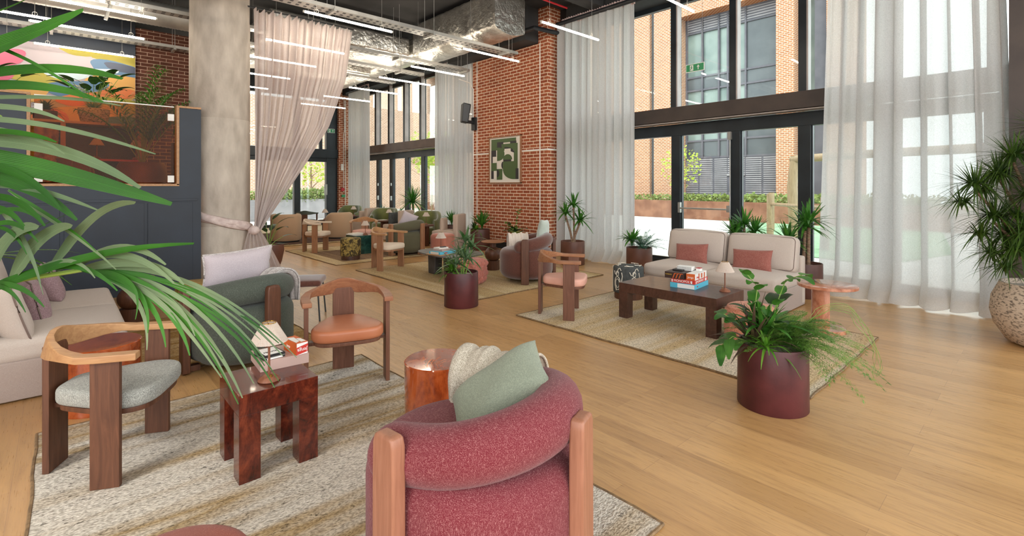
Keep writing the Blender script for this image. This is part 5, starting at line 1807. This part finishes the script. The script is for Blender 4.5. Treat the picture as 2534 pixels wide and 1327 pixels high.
def yucca(label, loc, pot, canes, seed, L=.36, n=46, w_=.035, mat='leaf', group=None, name='potted_yucca'):
    t = thing(name, label, 'plant', loc, 0, group)
    cylpot(t, *pot[:2], pot[2])
    g = G()
    h0 = pot[1]-.05
    lf = G()
    for i, (x, y, top, lx, ly) in enumerate(canes):
        g.tube([(x, y, h0), (x+(lx-x)*.3, y+(ly-y)*.3, h0+(top-h0)*.4), (lx, ly, top)], [.026, .022, .02], 10)
        rosette(lf, (lx, ly, top-.02), n, L, w_, -25, 88, seed+i*7, .22, base=.10)
    obj('cane', g, 'bark', t)
    obj('foliage', lf, mat, t, ang=180)
    return t

def bush(t, c, n, L, w_, seed, mat, up=(5, 80), droop=.35, stems=0, name='foliage', **k):
    g = G()
    rosette(g, c, n, L, w_, up[0], up[1], seed, droop, **k)
    return obj(name, g, mat, t, ang=180)

def fern(t, c, n, L, seed, mat, spread=360, a0=0, lift=(10, 75), name='fern_fronds', dens=26, thick=.0016, droop=.5, nl=.05):
    """airy asparagus fern: arching stems with feathery twigs"""
    rr = random.Random(seed)
    g = G()
    for i in range(n):
        a = math.radians(a0+spread*(i+rr.random())/n)
        el = math.radians(rr.uniform(*lift))
        l = L*rr.uniform(.6, 1.1)
        d = Vector((math.cos(a)*math.cos(el), math.sin(a)*math.cos(el), math.sin(el)))
        pts = []
        for q in range(9):
            k = q/8
            pts.append(Vector(c)+d*l*k-Vector((0, 0, droop*l*k*k)))
        g.tube(pts, [thick*(1.4-k/8) for k in range(9)], 4)
        for q in range(dens):
            k = .18+.82*q/dens
            f = k*8
            j = min(7, int(f))
            p = pts[j].lerp(pts[j+1], f-j)
            tg = (pts[j+1]-pts[j]).normalized()
            side = tg.cross(Vector((0, 0, 1))).normalized()
            s = (1 if q % 2 else -1)
            ll = nl*2.2*(1.15-k)*rr.uniform(.7, 1.2)
            tw = (side*s+tg*.55+Vector((0, 0, rr.uniform(-.3, .3)))).normalized()
            for u in range(5):
                b = p+tw*ll*(u/5)
                for s2 in (-1, 1):
                    dd = (tw*.8+tg*s2*.9+Vector((0, 0, rr.uniform(-.5, .5)))).normalized()
                    e = b+dd*nl*.5*(1.2-u/5)
                    wv = dd.cross(Vector((.2, .1, 1))).normalized()*.0019
                    g.add([tuple(b-wv), tuple(b+wv), tuple(e)], [(0, 1, 2)])
    return obj(name, g, mat, t, smooth=False)

def broad(t, c, specs, mat, name='broad_leaves', stemmat='stem'):
    """upright broad leaves on stalks: specs = (azimuth, stalk length, elevation, leaf length, leaf width)"""
    g, st = G(), G()
    for az, sl, el, L, w_ in specs:
        a, e = math.radians(az), math.radians(el)
        d = Vector((math.cos(a)*math.cos(e), math.sin(a)*math.cos(e), math.sin(e)))
        p0 = Vector(c)
        p1 = p0+d*sl
        h_ = Vector((math.cos(a), math.sin(a), 0))
        d2 = (d*.6+h_*.6).normalized()
        st.tube([tuple(p0), tuple(p0+d*sl*.5+Vector((0, 0, .02))), tuple(p1)], [.006, .005, .004], 6)
        n_ = Vector((0, 0, 1))*.7-h_*.5
        g.blade(p1, p1+d2*L*.35, p1+d2*L*.7-Vector((0, 0, .04*L)), p1+d2*L-Vector((0, 0, .3*L)), w_, n_, 9, 0, .15, .45)
    obj('stalks', st, stemmat, t)
    return obj(name, g, mat, t, ang=180)

def trailing(t, c, paths, mat, ls=.07, lw=.045, name='leafy_foliage'):
    g, st = G(), G()
    for pts, n in paths:
        pts = [Vector(p)+Vector(c) for p in pts]
        st.tube([tuple(p) for p in pts], .0035, 5)
        for i in range(n):
            f = (.25+.75*i/(n-1))*(len(pts)-1)
            j = min(len(pts)-2, int(f))
            p = pts[j].lerp(pts[j+1], f-j)
            tg = (pts[j+1]-pts[j]).normalized()
            sd_ = tg.cross(Vector((0, 0, 1)))
            sd_ = sd_.normalized() if sd_.length > .01 else Vector((1, 0, 0))
            d = (sd_*(1 if i % 2 else -1)+tg*.7+Vector((0, 0, rnd.uniform(-.2, .3)))).normalized()
            g.blade(p, p+d*ls*.4, p+d*ls*.8, p+d*ls*1.1-Vector((0, 0, ls*.35)), lw, (rnd.uniform(-.3, .3), rnd.uniform(-.5, 0), 1), 6, 0, .12, .45)
    obj('stems', st, 'stem', t)
    return obj(name, g, mat, t, ang=180)

M['leaf_y'] = leafmat('dracaena_leaf', '#2f4a1c', '#55752c')
# big oxblood planter, front right
t = thing('planter', 'large oxblood planter with mixed ferns and trailing leaves at the front right', 'plant', (-1.335, 3.73, 0))
cylpot(t, .225, .44, 'planter')
c = (0, 0, .42)
# screen-right at this spot is about +x+y
fern(t, (.03, .05, .42), 64, .64, 31, 'fern', 170, -35, (15, 62), dens=30, droop=.55, nl=.055)
fern(t, (.03, .03, .42), 40, .42, 33, 'fern', 360, 0, (20, 75), name='short_fern_fronds', dens=24, droop=.4, nl=.05)
bush(t, (-.10, -.08, .42), 26, .38, .028, 34, 'leaf_r', (12, 75), .3, name='bronze_spikes')
bush(t, (.02, -.17, .44), 26, .20, .024, 35, 'leaf_b', (0, 75), .7, name='spider_plant')
trailing(t, c, [([(-.05, 0, 0), (-.12, -.02, .2), (-.1, .0, .40), (-.16, -.03, .48)], 7), ([(0, .02, 0), (.0, .05, .25), (.06, .08, .46), (.15, .13, .50)], 7), ([(-.08, 0, 0), (-.2, -.07, .12), (-.3, -.1, .18)], 6),
                ([(-.05, .05, 0), (-.1, .05, .15), (-.14, .04, .28)], 6), ([(-.1, -.05, 0), (-.22, -.14, .04), (-.27, -.2, -.02)], 5)], 'leaf', .14, .085)
bush(t, (-.05, -.02, .44), 30, .34, .05, 36, 'leaf', (15, 80), .35, base=.1, name='green_blades')
broad(t, (-.03, .02, .42), [(200, .25, 60, .16, .09), (150, .2, 70, .17, .1), (250, .22, 50, .15, .08), (100, .28, 72, .18, .1), (320, .2, 60, .15, .08), (60, .3, 75, .16, .09), (180, .12, 35, .15, .08)], 'leaf_d')
g = G()
for k in range(5):
    pts = []
    for q in range(22):
        f = q/21
        ang_ = .78+.12*(k-2)
        d = .12+(.50+.06*k)*min(1, f*1.25)**.9
        pts.append((d*math.cos(ang_)+.012*math.sin(q*1.3+k), d*math.sin(ang_)+.012*math.cos(q*1.7), .46+.30*math.sin(PI*min(1, f*1.1))*(1-.5*f)-.34*max(0, f-.55)*(1+.3*k)))
    g.tube(pts, .0016, 4)
obj('wiry_runners', g, 'stem', t)

# small maroon planter mid-room
t = thing('planter', 'small maroon planter with silvery striped leaves at the corner of the sand rug', 'plant', (-5.17, 3.85, 0))
cylpot(t, .218, .44, 'planter')
g, st = G(), G()
for i, (x, y, z) in enumerate(((.0, .0, .62), (.10, .09, .72), (-.05, .1, .56), (.12, -.02, .58), (.02, .05, .80), (.0, -.1, .50))):
    st.tube([(x*.4, y*.4, .40), (x, y, z)], .009, 6)
    rosette(g, (x, y, z-.02), 17, .30, .045, 0, 78, 41+i, .35, base=.08)
obj('stems', st, 'stem', t)
obj('striped_leaves', g, 'leaf_s', t, ang=180)
bush(t, (-.10, -.08, .43), 40, .24, .035, 42, 'leaf_b', (5, 75), .5, name='bright_tuft')
bush(t, (-.13, -.05, .43), 14, .26, .012, 44, 'leaf_r', (10, 50), .2, name='bronze_spikes')

# brown planters by the windows
yucca('brown planter with three caned yucca between the brick pier and white curtain', (-6.4, 7.5, 0), (.235, .46, 'planter_b'), [(0, 0, .95, -.14, -.05), (.03, .02, 1.12, .02, .0), (.02, -.01, .82, .12, .08)], 51, .34, 26, .055)
t = thing('planter', 'brown planter with blue green fern left of the oatmeal sofa', 'plant', (-5.02, 7.72, 0))
cylpot(t, .228, .44, 'planter_b')
fern(t, (.05, .04, .42), 60, .52, 52, 'fern_b', dens=26, lift=(20, 75), droop=.35, nl=.05)
bush(t, (-.1, -.08, .46), 34, .40, .055, 53, 'leaf', (10, 78), .35, base=.12, name='glossy_leaves')
yucca('yucca in a brown planter behind the middle of the oatmeal sofa', (-3.22, 7.85, 0), (.2, .47, 'planter_d'), [(0, 0, .90, .0, 0), (.04, .03, .80, .12, .09), (-.03, 0, .76, -.11, -.07)], 54, .34, 44, .045)
t = yucca('multi caned yucca in a dark planter right of the oatmeal sofa', (-2.33, 7.72, 0), (.215, .47, 'planter_d'), [(-.02, 0, .92, -.0, 0), (.04, 0, 1.02, .04, .02), (-.06, -.02, .74, -.18, -.12)], 55, .36, 34, .05)
t = thing('planter', 'dark brown planter with upright fern leaves beside the white curtain at the pier', 'plant', (-9.38, 7.55, 0))
cylpot(t, .235, .5, 'planter_d')
bush(t, (.04, .03, .5), 40, .46, .06, 61, 'leaf', (30, 86), .15, base=.1, name='upright_fronds')
bush(t, (-.1, -.1, .5), 40, .26, .03, 62, 'leaf_d', (5, 80), .4, name='dark_tuft')
bush(t, (.03, -.14, .5), 24, .2, .035, 63, 'leaf_b', (0, 70), .7, name='bright_tuft')
t = thing('planter', 'planter with broad glossy leaves behind the mauve brown armchair', 'plant', (-8.2, 7.62, 0))
cylpot(t, .2, .42, 'planter_d')
rr = random.Random(9)
broad(t, (0, 0, .42), [(rr.uniform(0, 360), rr.uniform(.12, .3), rr.uniform(30, 80), .18, .1) for _ in range(26)], 'leaf_d')
trailing(t, (0, 0, .42), [([(0, 0, 0), (.02, 0, .2), (.05, .02, .45), (.12, .0, .6)], 10), ([(0, 0, 0), (-.1, -.05, .2), (-.25, -.1, .3)], 7)], 'leaf', .1, .06)

# tapered pot by the column
t = thing('planter', 'tapered brown pot with tall broad leaves behind the tied drape', 'plant', (-9.5, 2.78, 0))
obj('pot', G().lathe([(.13, 0), (.15, .01), (.22, .2), (.255, .38), (.25, .5), (.235, .5), (.23, .44)], 0, 0, 48, cap0=True), 'planter_b', t)
obj('gravel', G().lathe([(.232, .46), (.001, .475)], 0, 0, 32), 'soil', t)
broad(t, (0, 0, .45), [(140, .3, 75, .3, .1), (60, .45, 70, .34, .11), (90, .30, 35, .26, .1), (30, .35, 60, .3, .1), (75, .12, 20, .24, .09), (200, .4, 80, .3, .1), (-40, .3, 70, .3, .1), (110, .5, 80, .3, .1), (250, .25, 60, .28, .1)], 'leaf_d')

# big stone pot with dracaena, right edge
t = thing('potted_dracaena', 'tall dracaena in a big speckled stone pot at the right edge', 'plant', (.0, 7.02, 0))
cylpot(t, .43, .60, 'pot_stone', round_=True)
st, lf = G(), G()
crowns = []
for i, (x, y, z, bx, by) in enumerate([(-.52, -.14, 1.50, -.05, -.02), (-.25, -.05, 1.78, .0, 0), (-.05, .05, 2.05, .03, .03), (-.38, -.12, 1.18, -.04, 0), (-.3, .02, .98, -.02, .03), (-.12, -.16, 1.38, .02, -.03), (.15, .1, 1.75, .05, .02), (.25, -.1, 1.4, .04, -.04), (-.14, -.2, 1.05, 0, -.05), (.05, -.25, 1.7, .03, -.05), (-.36, .1, 1.62, -.02, .06), (-.2, -.1, .86, -.03, -.05)]):
    st.tube([(bx, by, .54), (bx+(x-bx)*.2, by+(y-by)*.2, .54+(z-.54)*.4), (bx+(x-bx)*.6, by+(y-by)*.6, .54+(z-.54)*.72), (x, y, z)], [.028, .022, .017, .012], 9)
    rosette(lf, (x-.1, y-.02, z-.2), 50, .30, .02, -40, 80, 170+i, .35, base=.14, seg=5, tip=.8)
    rosette(lf, (x, y, z-.02), 96, .37, .021, -50, 85, 70+i, .30, base=.16, seg=5, tip=.8)
obj('trunk', st, 'bark', t)
obj('foliage', lf, 'leaf_y', t, ang=180)

# plants along the left windows
yucca('tall yucca in front of the left windows between two velvet chairs', (-13.4, 8.1, 0), (.24, .45, 'planter_d'), [(0, 0, 1.0, 0, 0)], 81, .62, 90, .05, mat='leaf')
for i, (x, y, mat, lab, L) in enumerate([(-15.2, 8.0, 'fern_b', 'blue green fern planter beside the far white curtain', .5), (-13.95, 8.0, 'leaf_s', 'silvery leaved planter left of the tall window yucca', .4), (-12.75, 8.05, 'leaf_d', 'dark leaved planter right of the tall window yucca', .45), (-11.35, 8.12, 'leaf', 'leafy planter at the left edge of the curtain by the pier', .42)]):
    t = thing('planter', lab, 'plant', (x, y, 0))
    cylpot(t, .23, .45, 'planter_d')
    if i == 0:
        fern(t, (0, 0, .45), 40, .5, 90, mat, dens=20, nl=.06)
    bush(t, (0, 0, .45), 46, L, .05, 91+i, mat, (8, 85), .25, base=.15)
# planting on the raised booth, seen over and through the amber screen
t = thing('potted_palm', 'bushy palm in a round umber planter behind the amber screen', 'plant', (-9.78, .98, 1.5))
obj('pot', G().lathe([(.2, 0), (.3, .06), (.33, .2), (.32, .36), (.29, .42), (.27, .42), (.26, .36)], 0, 0, 48, cap0=True), 'planter_b', t)
lf = G()
st = G()
rr = random.Random(12)
for i in range(20):
    a = rr.uniform(0, 6.28)
    el = math.radians(rr.uniform(64, 89))
    L = rr.uniform(1.2, 2.15)
    d = Vector((math.cos(a)*math.cos(el), math.sin(a)*math.cos(el), math.sin(el)))
    h_ = Vector((math.cos(a), math.sin(a), 0))
    pts = [Vector((0, 0, .36))+d*L*k+h_*(.22*k*k*L)-Vector((0, 0, .28*k**3*L)) for k in [q/10 for q in range(11)]]
    st.tube([tuple(p) for p in pts], [.007-.0005*q for q in range(11)], 5)
    for q in range(14):
        f = 3+q*.5
        j = min(9, int(f))
        p = pts[j].lerp(pts[j+1], f-j)
        tg = (pts[j+1]-pts[j]).normalized()
        sd_ = tg.cross(Vector((0, 0, 1))).normalized()
        for s in (-1, 1):
            dd = (sd_*s+tg*.9).normalized()
            l = .34*(1.1-q/18)
            lf.blade(p, p+dd*l*.3+Vector((0, 0, .03)), p+dd*l*.7, p+dd*l-Vector((0, 0, .35*l)), .026, (0, 0, 1), 4)
obj('stalks', st, 'stem', t)
obj('fronds', lf, 'leaf', t, ang=180)
def peace(label, loc, pot, seed, n, s=1.0):
    t = thing('potted_plant', label, 'plant', loc)
    obj('pot', G().lathe([(.15, 0), (.17, .02), (.2, .16), (.2, .22), (.18, .22), (.17, .18)], 0, 0, 40, cap0=True), pot, t)
    rr = random.Random(seed)
    broad(t, (0, 0, .16), [(rr.uniform(0, 360), rr.uniform(.25, .6)*s, rr.uniform(45, 85), .26*s, .12*s) for _ in range(n)], 'leaf_d')
    bush(t, (0, 0, .18), 40, .26, .03, seed, 'leaf', (5, 70), .5, name='low_foliage')
    return t
peace('broad leaved plant in a white pot on the oak shelf before the mural', (-10.42, .42, 2.565), 'pot_stone', 14, 18, 1.15)
peace('broad leaved plant at the left end of the oak shelf before the mural', (-10.42, -.75, 2.565), 'pot_stone', 15, 16, 1.0)
t = thing('potted_plant', 'low leafy plant on the oak shelf right above the screen edge', 'plant', (-10.42, -.15, 2.565))
obj('pot', G().cyl(0, 0, 0, .14, .14, 32), 'planter_d', t)
bush(t, (0, 0, .13), 60, .24, .05, 16, 'leaf_d', (0, 80), .5)
t = thing('potted_plant', 'arching leafy plant at the column end of the raised booth', 'plant', (-10.4, 1.6, 1.5))
obj('pot', G().cyl(0, 0, 0, .8, .15, 32), 'planter_d', t)
bush(t, (0, 0, 1.15), 80, .5, .04, 17, 'leaf_d', (0, 80), .6)

# ---- foreground palm
UP=[
 ((-1.504,-0.16,1.795),(-1.399,-0.085,1.825),(-1.303,-0.02,1.848),(-1.217,0.034,1.877),0.045,0),
 ((-1.504,-0.16,1.877),(-1.42,-0.109,1.876),(-1.345,-0.066,1.891),(-1.279,-0.033,1.905),0.0368,0),
 ((-1.504,-0.16,1.763),(-1.367,-0.05,1.785),(-1.266,0.02,1.782),(-1.168,0.088,1.749),0.0278,0),
 ((-1.492,-0.148,1.748),(-1.377,-0.062,1.753),(-1.287,-0.003,1.745),(-1.193,0.061,1.706),0.0213,0),
 ((-1.492,-0.148,1.853),(-1.383,-0.068,1.822),(-1.303,-0.02,1.778),(-1.203,0.05,1.706),0.0074,0),
 ((-1.492,-0.148,1.725),(-1.367,-0.05,1.729),(-1.256,0.031,1.72),(-1.17,0.086,1.699),0.0106,1),
 ((-1.492,-0.148,1.712),(-1.377,-0.062,1.708),(-1.308,-0.026,1.697),(-1.241,0.008,1.67),0.0114,1),
 ((-1.504,-0.16,1.687),(-1.367,-0.05,1.685),(-1.256,0.031,1.658),(-1.126,0.133,1.609),0.0123,1),
 ((-1.504,-0.16,1.644),(-1.367,-0.05,1.642),(-1.256,0.031,1.62),(-1.146,0.112,1.546),0.0311,1),
 ((-1.504,-0.16,1.611),(-1.367,-0.05,1.598),(-1.245,0.043,1.562),(-1.106,0.155,1.516),0.0409,0),
 ((-1.492,-0.148,1.673),(-1.377,-0.062,1.661),(-1.303,-0.02,1.639),(-1.241,0.008,1.609),0.0098,1),
 ((-1.504,-0.16,1.575),(-1.388,-0.073,1.574),(-1.298,-0.014,1.535),(-1.226,0.025,1.486),0.0245,0),
 ((-1.492,-0.148,1.542),(-1.399,-0.085,1.566),(-1.298,-0.014,1.542),(-1.2,0.053,1.505),0.0147,1),
 ((-1.498,-0.154,1.591),(-1.399,-0.085,1.602),(-1.313,-0.031,1.565),(-1.246,0.003,1.505),0.018,0),
 ((-1.498,-0.154,1.509),(-1.41,-0.097,1.542),(-1.334,-0.054,1.535),(-1.266,-0.019,1.475),0.018,0),
 ((-1.498,-0.154,1.656),(-1.399,-0.085,1.663),(-1.319,-0.037,1.651),(-1.251,-0.003,1.631),0.0164,0),
 ((-1.504,-0.16,1.828),(-1.431,-0.12,1.9),(-1.366,-0.088,1.922),(-1.307,-0.064,1.941),0.0327,0),
 ((-1.498,-0.154,1.468),(-1.42,-0.109,1.518),(-1.355,-0.077,1.519),(-1.292,-0.047,1.475),0.0164,0),
]
LO=[
 ((-1.755,-0.167,1.28),(-1.629,-0.06,1.332),(-1.512,0.038,1.408),(-1.313,0.226,1.419),0.0328,0),
 ((-1.722,-0.132,1.318),(-1.661,-0.094,1.417),(-1.613,-0.072,1.461),(-1.551,-0.034,1.455),0.0598,1),
 ((-1.676,-0.082,1.328),(-1.616,-0.046,1.417),(-1.553,-0.007,1.457),(-1.499,0.022,1.457),0.0579,1),
 ((-1.618,-0.018,1.345),(-1.536,0.042,1.455),(-1.478,0.075,1.513),(-1.402,0.128,1.511),0.0463,1),
 ((-1.579,0.025,1.349),(-1.5,0.08,1.412),(-1.43,0.127,1.429),(-1.356,0.179,1.371),0.0251,1),
 ((-1.605,-0.004,1.347),(-1.507,0.073,1.398),(-1.43,0.127,1.415),(-1.343,0.192,1.33),0.0251,1),
 ((-1.572,0.032,1.349),(-1.475,0.108,1.379),(-1.386,0.175,1.382),(-1.328,0.209,1.326),0.0232,1),
 ((-1.565,0.039,1.349),(-1.411,0.178,1.379),(-1.286,0.285,1.308),(-1.176,0.374,1.165),0.0125,1),
 ((-1.565,0.039,1.349),(-1.411,0.178,1.36),(-1.292,0.278,1.289),(-1.204,0.344,1.142),0.0125,0),
 ((-1.565,0.039,1.349),(-1.398,0.192,1.351),(-1.279,0.292,1.284),(-1.183,0.368,1.193),0.0116,0),
 ((-1.565,0.039,1.349),(-1.411,0.178,1.341),(-1.311,0.257,1.233),(-1.238,0.307,1.069),0.0174,1),
 ((-1.565,0.039,1.349),(-1.424,0.164,1.332),(-1.323,0.244,1.233),(-1.244,0.3,1.055),0.0145,0),
 ((-1.565,0.039,1.349),(-1.436,0.15,1.332),(-1.355,0.209,1.252),(-1.319,0.219,1.165),0.0174,0),
 ((-1.565,0.039,1.349),(-1.449,0.136,1.332),(-1.386,0.175,1.27),(-1.356,0.179,1.184),0.0174,0),
 ((-1.565,0.039,1.349),(-1.443,0.143,1.341),(-1.367,0.196,1.27),(-1.27,0.272,1.115),0.0145,1),
 ((-1.565,0.039,1.349),(-1.456,0.129,1.341),(-1.402,0.158,1.298),(-1.383,0.149,1.216),0.0154,0),
 ((-1.683,-0.089,1.54),(-1.59,-0.018,1.474),(-1.5,0.051,1.42),(-1.432,0.096,1.36),0.0106,1),
 ((-1.709,-0.117,1.511),(-1.635,-0.067,1.455),(-1.588,-0.045,1.401),(-1.548,-0.03,1.33),0.0096,1),
 ((-1.565,0.039,1.349),(-1.398,0.192,1.322),(-1.267,0.306,1.242),(-1.189,0.361,1.092),0.0116,0),
 ((-1.657,-0.061,1.328),(-1.571,0.003,1.379),(-1.494,0.058,1.373),(-1.43,0.098,1.312),0.0174,0),
 ((-1.735,-0.146,1.299),(-1.667,-0.101,1.332),(-1.601,-0.058,1.326),(-1.542,-0.024,1.275),0.0174,0),
 ((-1.735,-0.146,1.454),(-1.667,-0.101,1.493),(-1.613,-0.072,1.513),(-1.554,-0.037,1.477),0.0154,0),
 ((-1.735,-0.146,1.415),(-1.674,-0.108,1.484),(-1.607,-0.065,1.475),(-1.551,-0.034,1.422),0.0154,0),
]
RU= [(-2.087, -0.426, 0.896), (-1.963, -0.365, 1.413), (-1.739, -0.269, 1.622), (-1.504, -0.16, 1.681), (-1.437, -0.087, 1.689)]
RL= [(-2.17, -0.443, 0.87), (-2.004, -0.335, 1.182), (-1.784, -0.17, 1.293), (-1.657, -0.061, 1.328), (-1.563, 0.042, 1.349)]
t = thing('potted_palm', 'foreground palm with long arching fronds at the left edge', 'plant', (-2.15, -.62, 0))
o0 = Vector((-2.15, -.62, 0))
obj('pot', G().lathe([(.17, 0), (.2, .02), (.24, .36), (.24, .42), (.22, .42), (.21, .36)], 0, 0, 40, cap0=True), 'planter_d', t)
vn = Vector((.72, -.62, .55))
rr = random.Random(2)
def frond(rach, leaves, seed, wk=1.0):
    base = [Vector((0, 0, .38)), Vector((-.02, .04, .62))]
    pts = base+[Vector(p)-o0 for p in rach]
    fr = obj('frond', G().tube(pts, [.012, .011]+[.010, .009, .008, .0065, .005][:len(rach)], 8), 'stem', t)
    gd, gl = G(), G()
    for p0, p1, p2, p3, w_, kind in leaves:
        P_ = [Vector(p)-o0 for p in (p0, p1, p2, p3)]
        nn = (vn+Vector((rr.uniform(-.25, .25), rr.uniform(-.25, .25), rr.uniform(-.2, .35)))).normalized()
        (gl if kind else gd).blade(*P_, w_*wk, nn, 14, 0, .16, .5)
    obj('green_leaflets', gd, 'palm_d', fr, ang=180)
    obj('pale_leaflets', gl, 'palm_l', fr, ang=180)
frond(RU, UP, 1, 1.12)
LX = []
for p0, p1, p2, p3, w_, kind in LO:
    LX.append((p0, p1, p2, p3, w_, kind))
    if w_ < .019:
        for k in range(1):
            dz, dx = rr.uniform(-.02, .03), rr.uniform(-.03, .02)
            LX.append((p0, tuple(Vector(p1)+Vector((dx*.3, dx*.3, dz*.5))), tuple(Vector(p2)+Vector((dx, dx, dz))), tuple(Vector(p3)+Vector((dx*1.6, dx*1.6, dz*1.6))), w_*.75, rr.choice((0, 1))))
frond(RL, LX, 2, .95)
# a third, lower stalk of narrow dark leaflets beside the sofa
g = G()
rosette(g, (-1.74, -.12, 1.38), 14, .19, .016, -20, 60, 77, .3)
g.xf(Matrix.Translation(-o0))
fr = obj('frond', G().tube([(0, 0, .38), (.2, .25, .9), (.43, .49, 1.36)], [.01, .008, .005], 8), 'stem', t)
obj('green_leaflets', g, 'palm_d', fr, ang=180)
